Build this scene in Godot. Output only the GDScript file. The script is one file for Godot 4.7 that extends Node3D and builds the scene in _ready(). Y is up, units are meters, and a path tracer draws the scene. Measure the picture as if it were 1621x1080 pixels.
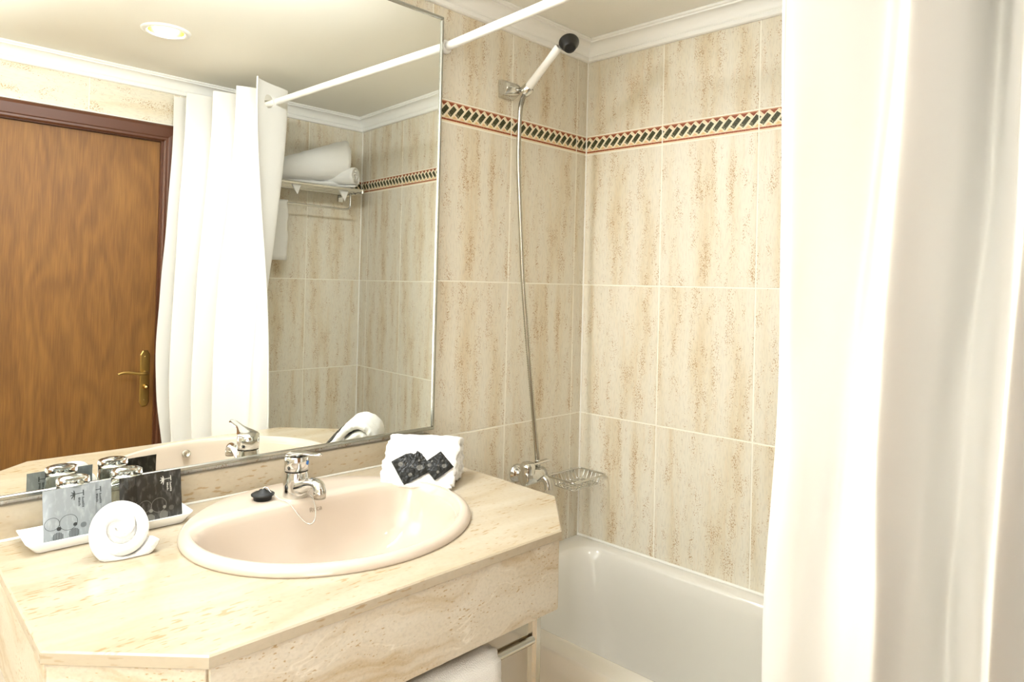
extends Node3D
# Hotel bathroom corner: travertine vanity, wall mirror, bath with shower and curtain.
# Axes: mirror wall lies in z = 0, bath wall runs from the corner along +z, y up, metres.

const SKEW := 0.0497           # the bath wall is not quite square to the mirror wall
const DEPTH := 1.654           # from mirror wall to door wall
const LEFT := -2.75            # wall beyond the left of the picture
const CEIL := 2.252
const TOP := 0.906             # worktop height
const TILE_W := 0.319

var taken := {}
var M := {}
var rng := RandomNumberGenerator.new()

# ---------------------------------------------------------------- naming
func numbered(n: String) -> String:
	if not taken.has(n):
		taken[n] = 0
		return n
	taken[n] += 1
	return "%s_%03d" % [n, taken[n]]

func meta(o, label := "", category := "", group := "", kind := ""):
	if label: o.set_meta("label", label)
	if category: o.set_meta("category", category)
	if group: o.set_meta("group", group)
	if kind: o.set_meta("kind", kind)
	return o

func thing(called: String, label: String, category: String, at := Vector3.ZERO, group := "", kind := "") -> Node3D:
	var o := Node3D.new()
	o.name = numbered(called)
	add_child(o)
	o.position = at
	meta(o, label, category, group, kind)
	return o

func part(called: String, mesh: Mesh, m: Material, parent: Node3D, at := Vector3.ZERO, label := "") -> MeshInstance3D:
	var o := MeshInstance3D.new()
	o.name = called if parent != self else numbered(called)
	o.mesh = mesh
	o.material_override = m
	o.cast_shadow = GeometryInstance3D.SHADOW_CASTING_SETTING_ON
	parent.add_child(o, true)
	o.position = at
	if label: o.set_meta("label", label)
	return o

# ---------------------------------------------------------------- shapes
func begin() -> SurfaceTool:
	var st := SurfaceTool.new()
	st.begin(Mesh.PRIMITIVE_TRIANGLES)
	return st

func done(st: SurfaceTool) -> ArrayMesh:
	st.index()
	st.generate_normals()
	return st.commit()

# a, b, c, d run anticlockwise seen from the front
func quad(st: SurfaceTool, a: Vector3, b: Vector3, c: Vector3, d: Vector3, uv := [], smooth := -1):
	st.set_smooth_group(smooth)
	var p := [a, c, b, a, d, c]
	var k := [0, 2, 1, 0, 3, 2]
	for i in 6:
		if uv.size(): st.set_uv(uv[k[i]])
		st.add_vertex(p[i])

func tri(st: SurfaceTool, a: Vector3, b: Vector3, c: Vector3, smooth := -1):
	st.set_smooth_group(smooth)
	for v in [a, c, b]: st.add_vertex(v)

# rows of points; a grid with smooth normals. Front side: rows upward, points to the right seen from the front.
func grid(st: SurfaceTool, rows: Array, closed := false, smooth := 0, uvs := true):
	var n: int = rows[0].size()
	var last := n if closed else n - 1
	for i in rows.size() - 1:
		for j in last:
			var k := (j + 1) % n
			var u0 := float(j) / last
			var u1 := float(j + 1) / last
			var v0 := float(i) / (rows.size() - 1)
			var v1 := float(i + 1) / (rows.size() - 1)
			quad(st, rows[i][j], rows[i][k], rows[i + 1][k], rows[i + 1][j], [Vector2(u0, v0), Vector2(u1, v0), Vector2(u1, v1), Vector2(u0, v1)] if uvs else [], smooth)

func fan(st: SurfaceTool, ring: Array, centre: Vector3, smooth := -1):
	for j in ring.size():
		tri(st, ring[j], ring[(j + 1) % ring.size()], centre, smooth)

func ring(r: float, y: float, n: int, sx := 1.0, sz := 1.0) -> Array:
	var a := []
	for i in n:
		var t := -TAU * i / n
		a.append(Vector3(cos(t) * r * sx, y, sin(t) * r * sz))
	return a

# profile: points (radius, height) from the bottom outside upwards
func lathe_into(st: SurfaceTool, prof: Array, n := 32, xf := Transform3D.IDENTITY, sharp := false):
	var rows := []
	for p in prof:
		var rr := []
		for v in ring(max(p.x, 0.00001), p.y, n): rr.append(xf * v)
		rows.append(rr)
	if sharp:
		for i in rows.size() - 1: grid(st, [rows[i], rows[i + 1]], true, i + 1)
	else:
		grid(st, rows, true, 0)

func lathe(prof: Array, n := 32, sharp := false) -> ArrayMesh:
	var st := begin()
	lathe_into(st, prof, n, Transform3D.IDENTITY, sharp)
	return done(st)

func frame_to(a: Vector3, b: Vector3) -> Transform3D:
	var y := (b - a).normalized()
	var x := y.cross(Vector3(0, 0, 1))
	if x.length() < 0.05: x = y.cross(Vector3(1, 0, 0))
	x = x.normalized()
	return Transform3D(Basis(x, y, x.cross(y)), a)

func tube_into(st: SurfaceTool, pts: Array, radius, n := 12, closed := false):
	var rows := []
	var up := Vector3(0.123, 0.97, 0.21).normalized()
	var m := pts.size()
	for i in m:
		var d: Vector3
		if closed: d = pts[(i + 1) % m] - pts[(i - 1 + m) % m]
		else: d = pts[min(i + 1, m - 1)] - pts[max(i - 1, 0)]
		d = d.normalized()
		var x := up - d * up.dot(d)
		if x.length() < 0.01:
			x = d.cross(Vector3(1, 0, 0))
		x = x.normalized()
		up = x
		var z := x.cross(d)
		var r: float = radius[i] if radius is Array else radius
		var rr := []
		for k in n:
			var t := -TAU * k / n
			rr.append(pts[i] + (x * cos(t) + z * sin(t)) * r)
		rows.append(rr)
	if closed: rows.append(rows[0])
	grid(st, rows, true, 0)
	if not closed:
		fan(st, rows[m - 1], pts[m - 1])
		var b: Array = rows[0].duplicate()
		b.reverse()
		fan(st, b, pts[0])

func tube(pts: Array, radius, n := 12, closed := false) -> ArrayMesh:
	var st := begin()
	tube_into(st, pts, radius, n, closed)
	return done(st)

# smooth curve through control points
func curve(ctrl: Array, steps := 8) -> Array:
	var out := []
	for i in ctrl.size() - 1:
		var p0 = ctrl[max(i - 1, 0)]
		var p1 = ctrl[i]
		var p2 = ctrl[i + 1]
		var p3 = ctrl[min(i + 2, ctrl.size() - 1)]
		for k in steps:
			var t := float(k) / steps
			out.append(0.5 * ((2.0 * p1) + (p2 - p0) * t + (2.0 * p0 - 5.0 * p1 + 4.0 * p2 - p3) * t * t + (3.0 * p1 - p0 - 3.0 * p2 + p3) * t * t * t))
	out.append(ctrl[-1])
	return out

# corner points of a path, rounded
func rounded(pts: Array, r: float, steps := 6) -> Array:
	var out := [pts[0]]
	for i in range(1, pts.size() - 1):
		var a: Vector3 = pts[i] + (pts[i - 1] - pts[i]).normalized() * r
		var b: Vector3 = pts[i] + (pts[i + 1] - pts[i]).normalized() * r
		for k in steps + 1:
			var t := float(k) / steps
			out.append(a.lerp(pts[i], t).lerp((pts[i] as Vector3).lerp(b, t), t))
	out.append(pts[-1])
	return out

# box with chamfered edges
func bevel_into(st: SurfaceTool, c: Vector3, s: Vector3, b: float, xf := Transform3D.IDENTITY):
	var h := s / 2.0
	b = min(b, min(h.x, min(h.y, h.z)) * 0.95)
	var P := func(sx, sy, sz, ax) -> Vector3:
		var q := Vector3(sx * (h.x - (0.0 if ax == 0 else b)), sy * (h.y - (0.0 if ax == 1 else b)), sz * (h.z - (0.0 if ax == 2 else b)))
		return xf * (c + q)
	for s1 in [-1, 1]:
		var f: Array
		f = [P.call(s1, -1, -s1, 0), P.call(s1, 1, -s1, 0), P.call(s1, 1, s1, 0), P.call(s1, -1, s1, 0)]
		if s1 == 1: f = [P.call(1, -1, 1, 0), P.call(1, -1, -1, 0), P.call(1, 1, -1, 0), P.call(1, 1, 1, 0)]
		else: f = [P.call(-1, -1, -1, 0), P.call(-1, -1, 1, 0), P.call(-1, 1, 1, 0), P.call(-1, 1, -1, 0)]
		quad(st, f[0], f[1], f[2], f[3])
		if s1 == 1: f = [P.call(-1, 1, 1, 1), P.call(1, 1, 1, 1), P.call(1, 1, -1, 1), P.call(-1, 1, -1, 1)]
		else: f = [P.call(-1, -1, -1, 1), P.call(1, -1, -1, 1), P.call(1, -1, 1, 1), P.call(-1, -1, 1, 1)]
		quad(st, f[0], f[1], f[2], f[3])
		if s1 == 1: f = [P.call(-1, -1, 1, 2), P.call(1, -1, 1, 2), P.call(1, 1, 1, 2), P.call(-1, 1, 1, 2)]
		else: f = [P.call(1, -1, -1, 2), P.call(-1, -1, -1, 2), P.call(-1, 1, -1, 2), P.call(1, 1, -1, 2)]
		quad(st, f[0], f[1], f[2], f[3])
	if b <= 0.0: return
	for s1 in [-1, 1]:
		for s2 in [-1, 1]:
			var flip: bool = s1 * s2 < 0
			var e := [P.call(s1, s2, -1, 0), P.call(s1, s2, -1, 1), P.call(s1, s2, 1, 1), P.call(s1, s2, 1, 0)]
			if flip: e.reverse()
			quad(st, e[0], e[1], e[2], e[3])
			e = [P.call(-1, s1, s2, 1), P.call(-1, s1, s2, 2), P.call(1, s1, s2, 2), P.call(1, s1, s2, 1)]
			if flip: e.reverse()
			quad(st, e[0], e[1], e[2], e[3])
			e = [P.call(s1, -1, s2, 2), P.call(s1, -1, s2, 0), P.call(s1, 1, s2, 0), P.call(s1, 1, s2, 2)]
			if flip: e.reverse()
			quad(st, e[0], e[1], e[2], e[3])
			for s3 in [-1, 1]:
				var t := [P.call(s1, s2, s3, 0), P.call(s1, s2, s3, 1), P.call(s1, s2, s3, 2)]
				if s1 * s2 * s3 < 0: t.reverse()
				tri(st, t[0], t[1], t[2])

func bevel_box(s: Vector3, b := 0.002, c := Vector3.ZERO) -> ArrayMesh:
	var st := begin()
	bevel_into(st, c, s, b)
	return done(st)

# closed outline in (x, z), extruded in y, upper edge chamfered; holes allowed through triangulation of a bridged outline
func slab(outline: PackedVector2Array, y0: float, y1: float, b := 0.002, hole := PackedVector2Array()) -> ArrayMesh:
	var st := begin()
	var o := outline
	if Geometry2D.is_polygon_clockwise(o): o.reverse()
	var inset: PackedVector2Array = Geometry2D.offset_polygon(o, -b)[0]
	var n := o.size()
	# match the inset points to the outline's
	var ins := PackedVector2Array()
	for p in o:
		var best := inset[0]
		for q in inset:
			if q.distance_squared_to(p) < best.distance_squared_to(p): best = q
		ins.append(best)
	for i in n:
		var a := o[i]; var c := o[(i + 1) % n]; var ai := ins[i]; var ci := ins[(i + 1) % n]
		quad(st, Vector3(c.x, y0, c.y), Vector3(a.x, y0, a.y), Vector3(a.x, y1 - b, a.y), Vector3(c.x, y1 - b, c.y))
		quad(st, Vector3(c.x, y1 - b, c.y), Vector3(a.x, y1 - b, a.y), Vector3(ai.x, y1, ai.y), Vector3(ci.x, y1, ci.y))
	var top := ins
	var bottom := o
	if hole.size():
		top = bridge(ins, hole)
		bottom = bridge(o, hole)
		var m := hole.size()
		for i in m:
			var a := hole[i]; var c := hole[(i + 1) % m]
			quad(st, Vector3(a.x, y0, a.y), Vector3(c.x, y0, c.y), Vector3(c.x, y1, c.y), Vector3(a.x, y1, a.y))
	for pair in [[top, y1, false], [bottom, y0, true]]:
		var poly: PackedVector2Array = pair[0]
		var t := Geometry2D.triangulate_polygon(poly)
		for i in range(0, t.size(), 3):
			var v := [poly[t[i]], poly[t[i + 1]], poly[t[i + 2]]]
			if (v[1] - v[0]).cross(v[2] - v[0]) > 0.0: v.reverse()
			if pair[2]: v.reverse()
			tri(st, Vector3(v[0].x, pair[1], v[0].y), Vector3(v[1].x, pair[1], v[1].y), Vector3(v[2].x, pair[1], v[2].y))
	return done(st)

func bridge(o: PackedVector2Array, hole: PackedVector2Array) -> PackedVector2Array:
	var h := hole
	if Geometry2D.is_polygon_clockwise(h) == Geometry2D.is_polygon_clockwise(o): h.reverse()
	var bi := 0; var bj := 0; var bd := 1e9
	for i in o.size():
		for j in h.size():
			if o[i].distance_squared_to(h[j]) < bd:
				bd = o[i].distance_squared_to(h[j]); bi = i; bj = j
	var out := PackedVector2Array()
	for i in o.size() + 1: out.append(o[(bi + i) % o.size()])
	for j in h.size() + 1: out.append(h[(bj + j) % h.size()])
	return out

# a thick sheet of cloth: path in (s, y), swept along local x from -width/2 to width/2
func cloth_sheet(path: Array, thick: float, width: float, s0 := 1.0, s1 := 1.0, segs := 14, wob := 0.002, sd := 1) -> ArrayMesh:
	var st := begin()
	var nz := FastNoiseLite.new()
	nz.seed = sd
	nz.frequency = 14.0
	var n := path.size()
	var outer := []; var inner := []
	for k in segs + 1:
		var t := float(k) / segs
		var sc := lerpf(s0, s1, t)
		var ro := []; var ri := []
		for i in n:
			var d: Vector2 = (path[min(i + 1, n - 1)] - path[max(i - 1, 0)]).normalized()
			var nm := Vector2(-d.y, d.x)
			var p: Vector2 = path[i] * sc
			var x := (t - 0.5) * width
			if k == 0 or k == segs: x += nz.get_noise_2d(i * 0.02 + 7.0, t * 3.0) * wob * 2.0
			var w := nz.get_noise_3d(p.x * 2.0, p.y * 2.0, x * 2.0) * wob
			var edge := 0.75 if k == 0 or k == segs else 1.0
			var tip := 0.55 if i == 0 or i == n - 1 else 1.0
			var a := p + nm * (thick * 0.5 * edge * tip + w)
			var b := p - nm * (thick * 0.5 * edge * tip - w)
			ro.append(Vector3(x, a.y, a.x)); ri.append(Vector3(x, b.y, b.x))
		outer.append(ro); inner.append(ri)
	grid(st, outer, false, 0)
	var rev := inner.duplicate(); rev.reverse()
	grid(st, rev, false, 0)
	for i in n - 1:
		quad(st, inner[0][i], inner[0][i + 1], outer[0][i + 1], outer[0][i], [], 0)
		quad(st, outer[segs][i], outer[segs][i + 1], inner[segs][i + 1], inner[segs][i], [], 0)
	for k in segs:
		quad(st, outer[k][0], outer[k + 1][0], inner[k + 1][0], inner[k][0], [], 0)
		quad(st, inner[k][n - 1], inner[k + 1][n - 1], outer[k + 1][n - 1], outer[k][n - 1], [], 0)
	return done(st)

# ---------------------------------------------------------------- materials
func mat(c: Color, rough := 0.5, metal := 0.0) -> StandardMaterial3D:
	var m := StandardMaterial3D.new()
	m.albedo_color = c
	m.roughness = rough
	m.metallic = metal
	return m

func rgb(r: float, g: float, b: float) -> Color:
	return Color(r / 255.0, g / 255.0, b / 255.0)

func noise(sd: int, freq: float, oct := 3) -> FastNoiseLite:
	var n := FastNoiseLite.new()
	n.seed = sd
	n.frequency = freq
	n.noise_type = FastNoiseLite.TYPE_SIMPLEX_SMOOTH
	n.fractal_octaves = oct
	return n

# glazed tile printed like vein-cut travertine, streaks upright
func tile_image(sd: int) -> Image:
	var w := 440; var h := 620
	var im := Image.create(w, h, false, Image.FORMAT_RGB8)
	var band := noise(sd, 1.0, 3)
	var fine := noise(sd + 11, 1.0, 2)
	var pit := noise(sd + 23, 1.0, 2)
	var patch := noise(sd + 37, 1.0, 2)
	var base := rgb(228, 218, 197)
	var tan_ := rgb(215, 196, 162)
	var peach := rgb(226, 204, 176)
	var pale := rgb(233, 227, 213)
	for y in h:
		for x in w:
			var u := x / 440.0; var v := y / 440.0
			var warp := fine.get_noise_2d(u * 3.0, v * 1.4) * 0.03
			var b := band.get_noise_2d((u + warp) * 3.6, v * 0.3)
			var b2 := band.get_noise_2d((u + warp) * 17.0 + 40.0, v * 1.1)
			var f := fine.get_noise_2d(u * 60.0, v * 9.0)
			var c := base.lerp(pale, clampf(0.5 + b * 1.4, 0, 1) * 0.7)
			c = c.lerp(tan_, clampf(-b * 1.8 - 0.3 + b2 * 0.5, 0, 1) * 0.48)
			c = c.lerp(peach, clampf(b2 * 1.6 - 0.55, 0, 1) * 0.55)
			c = c.darkened(clampf(-f, 0, 1) * 0.07)
			var p := pit.get_noise_2d(u * 84.0, v * 44.0)
			var g := patch.get_noise_2d(u * 8.0, v * 2.0) + patch.get_noise_2d(u * 22.0 + 60.0, v * 12.0) * 0.5
			var k := smoothstep(0.52, 0.72, p + g * 0.62 - b * 0.25)
			c = c.lerp(rgb(164, 124, 82), k * 0.62)
			im.set_pixel(x, y, c)
	im.generate_mipmaps()
	return im

func border_image() -> Image:
	var w := 704; var h := 142
	var im := Image.create(w, h, false, Image.FORMAT_RGB8)
	var n := noise(5, 1.0, 2)
	var P := 64.0
	for y in h:
		for x in w:
			var v := float(y)
			var c := rgb(236, 221, 190)
			var sp := n.get_noise_2d(x * 0.11, y * 0.11)
			var kk := floorf(x / P)
			# red triangles hanging from the upper line
			var lx := fposmod(x, P) - P * 0.5
			if v > 8 and v < 36 and absf(lx) < (36.0 - v) * 0.98: c = rgb(140, 72, 48).lerp(rgb(186, 120, 84), clampf(sp * 1.2, 0, 1))
			if v >= 3 and v <= 7: c = rgb(196, 138, 104)
			# pale triangles standing on the lower line
			var lb := fposmod(x + P * 0.5, P) - P * 0.5
			if v > 88 and v < 114 and absf(lb) < (v - 88.0) * 0.95: c = rgb(224, 196, 140) if int(kk) % 3 else rgb(233, 190, 152)
			# dark leaning bars between cream mortar lines
			for d in [-1, 0, 1]:
				var cx: float = (kk + d + 0.5) * P + 6.0
				var q := Vector2(x - cx, -(v - 66.0))
				var al := q.x * 0.64 + q.y * 0.77
				var ac := q.x * 0.77 - q.y * 0.64
				if absf(al) < 39.0 and absf(ac) < 17.0:
					c = rgb(62, 62, 42).lerp(rgb(112, 108, 80), clampf(sp * 1.6, 0, 1))
					if al < -20.0 and sp > 0.22: c = rgb(210, 196, 160)
				elif absf(al) < 49.0 and absf(ac) < 25.0 and v > 14 and v < 118:
					if not (v < 34 and absf(lx) < (34.0 - v)): c = c.lerp(rgb(246, 236, 212), 0.6)
			if v >= 119 and v <= 131: c = rgb(150, 76, 50).lerp(rgb(206, 150, 112), clampf(sp * 2.2 - 0.2, 0, 1))
			im.set_pixel(x, y, c)
	im.generate_mipmaps()
	return im

# polished travertine, veins along u
func stone_image(sd: int, strong: float) -> Image:
	var w := 1024; var h := 1024
	var im := Image.create(w, h, false, Image.FORMAT_RGB8)
	var band := noise(sd, 1.0, 4)
	var fine := noise(sd + 3, 1.0, 3)
	var pit := noise(sd + 9, 1.0, 2)
	var base := rgb(206, 194, 173)
	var dark := rgb(186, 163, 127)
	var light := rgb(216, 208, 192)
	for y in h:
		for x in w:
			var u := x / 1024.0; var v := y / 1024.0
			var wv := fine.get_noise_2d(u * 4.0, v * 4.0) * 0.035 * strong + fine.get_noise_2d(u * 14.0, v * 14.0) * 0.006 * strong
			var b := band.get_noise_2d(u * 2.2, (v + wv + u * 0.12 * (strong - 0.6)) * (15.0 if strong < 1.0 else 11.0))
			var b2 := band.get_noise_2d(u * 6.0 + 30.0, (v + wv) * 46.0)
			var f := fine.get_noise_2d(u * 90.0, v * 120.0)
			var c := base.lerp(light, clampf(b * 1.5 + 0.15, 0, 1) * (0.5 + 0.2 * strong))
			c = c.lerp(dark, clampf(-b * 1.4 - 0.1 + b2 * 0.5, 0, 1) * 0.5 * strong)
			c = c.lerp(light, smoothstep(0.35, 0.6, b2) * 0.35 * strong)
			if strong > 1.0:
				c = c.lerp(rgb(172, 146, 104), clampf(b2 * 0.9 - b * 0.7 - 0.15, 0, 1) * 0.55)
				c = c.lerp(rgb(228, 220, 204), (1.0 - smoothstep(0.0, 0.045, absf(b - 0.12))) * clampf(0.55 + fine.get_noise_2d(u * 9.0, v * 3.0 + 7.0), 0, 1) * 0.75)
				c = c.lightened(clampf(fine.get_noise_2d(u * 150.0, v * 170.0), 0, 1) * 0.12)
			c = c.darkened(clampf(f, 0, 1) * 0.06 * strong)
			var p := pit.get_noise_2d(u * (34.0 if strong < 1.0 else 60.0), v * 150.0)
			var where := pit.get_noise_2d(u * 5.0 + 50.0, v * 9.0)
			c = c.lerp(rgb(166, 136, 92), smoothstep(0.56, 0.7, p + where * 0.4 - b * 0.2) * (0.35 + 0.35 * strong))
			im.set_pixel(x, y, c)
	im.generate_mipmaps()
	return im

func wood_image() -> Image:
	var w := 512; var h := 1024
	var im := Image.create(w, h, false, Image.FORMAT_RGB8)
	var a := noise(71, 1.0, 3)
	var b := noise(72, 1.0, 2)
	for y in h:
		for x in w:
			var u := x / 512.0; var v := y / 512.0
			var wv := a.get_noise_2d(u * 2.6, v * 0.9) * 1.5
			var g := sin((u * 9.0 + wv * 2.4) * TAU * 0.7)
			var f := b.get_noise_2d(u * 120.0, v * 7.0)
			var fig := a.get_noise_2d(u * 8.0 + 9.0, v * 2.0)
			var c := rgb(136, 92, 38).lerp(rgb(98, 62, 22), clampf(0.4 + g * 0.15 + f * 0.35, 0, 1))
			c = c.lerp(rgb(152, 108, 50), clampf(fig * 0.9, 0, 1) * 0.6)
			im.set_pixel(x, y, c)
	im.generate_mipmaps()
	return im

func disc(im: Image, cx: float, cy: float, r: float, c: Color, r_in := -1.0, stripes := false):
	for y in range(max(0, int(cy - r)), min(im.get_height(), int(cy + r) + 2)):
		for x in range(max(0, int(cx - r)), min(im.get_width(), int(cx + r) + 2)):
			var d := Vector2(x - cx, y - cy).length()
			if d <= r and d >= r_in and not (stripes and x % 7 < 3): im.set_pixel(x, y, c)

# printed sachet: small palm emblem with two upturned lines of print, and dots below
func sachet_image(ground: Color, ink: Color, dots: Color) -> Image:
	var im := Image.create(256, 300, false, Image.FORMAT_RGB8)
	im.fill(ground)
	var n := noise(8, 0.02, 3)
	for y in 300:
		for x in 256:
			im.set_pixel(x, y, ground.lerp(ground.lightened(0.25), clampf(n.get_noise_2d(x * 1.5, y * 0.6), 0, 1)))
	# palm lying on its side: fronds left, trunk to the right, ground bar
	for k in 5:
		var an := PI * (0.55 + 0.225 * k)
		for t in 22:
			disc(im, 150 + cos(an) * t * 0.9, 46 + sin(an) * t * 1.2 + t * t * 0.012, 4.2 - t * 0.1, ink)
	im.fill_rect(Rect2i(150, 44, 44, 4), ink)
	im.fill_rect(Rect2i(192, 30, 5, 32), ink)
	var r := RandomNumberGenerator.new(); r.seed = 4
	for line in 2:
		var y := 70
		while y < 128 - line * 14:
			var hh := r.randi_range(4, 7)
			im.fill_rect(Rect2i(186 - line * 18, y, r.randi_range(7, 11), hh), ink)
			y += hh + 3
	disc(im, 40, 190, 36, dots, 34.0)
	disc(im, 118, 196, 44, dots, 42.0)
	disc(im, 72, 222, 11, dots)
	disc(im, 150, 214, 10, dots)
	disc(im, 190, 226, 15, dots.lerp(ground, 0.6))
	disc(im, 66, 268, 27, dots, -1.0, true)
	disc(im, 144, 262, 27, dots, -1.0, true)
	im.generate_mipmaps()
	return im

func tex(im: Image) -> ImageTexture:
	return ImageTexture.create_from_image(im)

func cloth_normal(freq: float, strength: float) -> ImageTexture:
	var n := noise(33, freq, 3)
	var im := n.get_seamless_image(256, 256)
	im.bump_map_to_normal_map(strength)
	return tex(im)

func materials():
	M.tiles = []
	for i in 3:
		var m := mat(Color.WHITE, 0.36)
		m.metallic_specular = 0.32
		m.albedo_texture = tex(tile_image(100 + i * 7))
		M.tiles.append(m)
	M.border = mat(Color.WHITE, 0.4)
	M.border.metallic_specular = 0.25
	M.border.albedo_texture = tex(border_image())
	M.grout = mat(rgb(247, 242, 228), 0.7)
	M.caulk = mat(rgb(244, 242, 234), 0.45)
	M.paint = mat(rgb(248, 246, 238), 0.9)
	M.plaster = mat(rgb(248, 247, 243), 0.7)
	M.stone = mat(rgb(228, 224, 218), 0.16)
	M.stone.albedo_texture = tex(stone_image(210, 0.62))
	M.stone.uv1_triplanar = true
	M.stone.uv1_world_triplanar = true
	M.stone.uv1_scale = Vector3.ONE * 0.75
	M.stone.uv1_offset = Vector3(0.3, 0.1, 0.3)
	M.apron = mat(Color.WHITE, 0.3)
	M.apron.albedo_texture = tex(stone_image(260, 1.25))
	M.apron.uv1_triplanar = true
	M.apron.uv1_scale = Vector3.ONE * 1.1
	M.apron.uv1_offset = Vector3(0.5, 0.5, 0.5)
	M.ceramic = mat(rgb(203, 188, 172), 0.08)
	M.enamel = mat(rgb(232, 228, 218), 0.1)
	M.chrome = mat(rgb(214, 214, 210), 0.12, 1.0)
	M.steel = mat(rgb(190, 186, 176), 0.22, 1.0)
	M.brass = mat(rgb(178, 148, 88), 0.3, 1.0)
	M.gold = mat(rgb(236, 210, 140), 0.25, 1.0)
	M.mirror = mat(rgb(249, 251, 247), 0.0, 1.0)
	M.backing = mat(rgb(60, 58, 54), 0.8)
	M.frame = mat(rgb(176, 177, 170), 0.25, 1.0)
	M.wood = mat(Color.WHITE, 0.55)
	M.wood.albedo_texture = tex(wood_image())
	M.dark_wood = mat(rgb(88, 50, 30), 0.4)
	M.white_plastic = mat(rgb(246, 245, 240), 0.25)
	M.white_metal = mat(rgb(245, 244, 240), 0.3)
	M.black = mat(rgb(28, 27, 25), 0.35)
	M.rubber = mat(rgb(24, 24, 23), 0.55)
	M.towel = mat(rgb(236, 234, 229), 0.95)
	M.towel.normal_enabled = true
	M.towel.normal_texture = cloth_normal(0.09, 6.0)
	M.towel.normal_scale = 0.8
	M.towel.uv1_triplanar = true
	M.towel.uv1_scale = Vector3.ONE * 14.0
	M.curtain = mat(rgb(230, 228, 224), 0.8)
	M.curtain.backlight = Color(0.85, 0.84, 0.82)
	M.glass = mat(rgb(246, 250, 246), 0.0)
	M.glass.albedo_color.a = 0.0
	M.glass.transparency = BaseMaterial3D.TRANSPARENCY_ALPHA
	M.glass.refraction_enabled = true
	M.glass.refraction_scale = 0.05
	M.bulb = mat(Color.WHITE, 0.5)
	M.bulb.emission_enabled = true
	M.bulb.emission = rgb(255, 246, 226)
	M.bulb.emission_energy_multiplier = 3.0
	M.frosted = mat(rgb(240, 242, 240), 0.6)  # glowing panes of the added bedroom window
	M.frosted.emission_enabled = true
	M.frosted.emission = rgb(255, 252, 246)
	M.frosted.emission_energy_multiplier = 1.0
	M.floor = mat(rgb(214, 192, 158), 0.35)
	M.floor.albedo_texture = M.stone.albedo_texture
	M.floor.uv1_triplanar = true
	M.mark = mat(rgb(150, 136, 120), 0.4)
	M.blue = mat(rgb(50, 120, 200), 0.3)
	M.silver_sachet = mat(Color.WHITE, 0.35, 0.1)
	M.silver_sachet.albedo_texture = tex(sachet_image(rgb(138, 144, 147), rgb(40, 46, 48), rgb(34, 38, 40)))
	M.black_sachet = mat(Color.WHITE, 0.25)
	M.black_sachet.albedo_texture = tex(sachet_image(rgb(38, 36, 31), rgb(176, 174, 164), rgb(120, 118, 110)))
	M.dot_sachet = mat(Color.WHITE, 0.25)
	var im := Image.create(128, 128, false, Image.FORMAT_RGB8)
	im.fill(rgb(30, 29, 25))
	for q in [[28, 34, 11], [52, 22, 5], [64, 70, 5], [88, 92, 13], [100, 60, 5], [40, 100, 8]]: disc(im, q[0], q[1], q[2], rgb(96, 94, 88))
	M.dot_sachet.albedo_texture = tex(im)
	M.dot_sachet.normal_enabled = true
	M.dot_sachet.normal_texture = cloth_normal(0.012, 10.0)
	M.dot_sachet.normal_scale = 1.0
	M.dot_sachet.metallic_specular = 0.25
	M.dot_sachet.roughness = 0.3

# ---------------------------------------------------------------- tiles on walls
# a tile in local wall coordinates: lower left at the origin, front at z = 0
var tile_cache := {}
func tile_mesh(w: float, h: float, uv: Rect2, turn := false) -> ArrayMesh:
	var key := "%.4f %.4f %s %s" % [w, h, uv, turn]
	if tile_cache.has(key): return tile_cache[key]
	var st := begin()
	var b := 0.0012
	var d := -0.006
	var q := [Vector3(b, b, 0), Vector3(w - b, b, 0), Vector3(w - b, h - b, 0), Vector3(b, h - b, 0)]
	var e := [Vector3(0, 0, -b), Vector3(w, 0, -b), Vector3(w, h, -b), Vector3(0, h, -b)]
	var g := [Vector3(0, 0, d), Vector3(w, 0, d), Vector3(w, h, d), Vector3(0, h, d)]
	var U := func(v: Vector3) -> Vector2:
		var s := Vector2(v.x / w, v.y / h)
		if turn: s = Vector2(s.y, s.x)
		return Vector2(uv.position.x + uv.size.x * s.x, 1.0 - (uv.position.y + uv.size.y * s.y))
	quad(st, q[0], q[1], q[2], q[3], [U.call(q[0]), U.call(q[1]), U.call(q[2]), U.call(q[3])])
	for i in 4:
		var k := (i + 1) % 4
		quad(st, e[i], e[k], q[k], q[i], [U.call(e[i]), U.call(e[k]), U.call(q[k]), U.call(q[i])])
		quad(st, g[i], g[k], e[k], e[i], [U.call(e[i]), U.call(e[k]), U.call(e[k]), U.call(e[i])])
	var m := done(st)
	tile_cache[key] = m
	return m

const ROWS := [[0.0, 0.05], [0.05, 0.5], [0.5, 0.95], [0.95, 1.4], [1.4, 1.859], [1.859, 1.9234], [1.9234, 2.24]]

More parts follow.
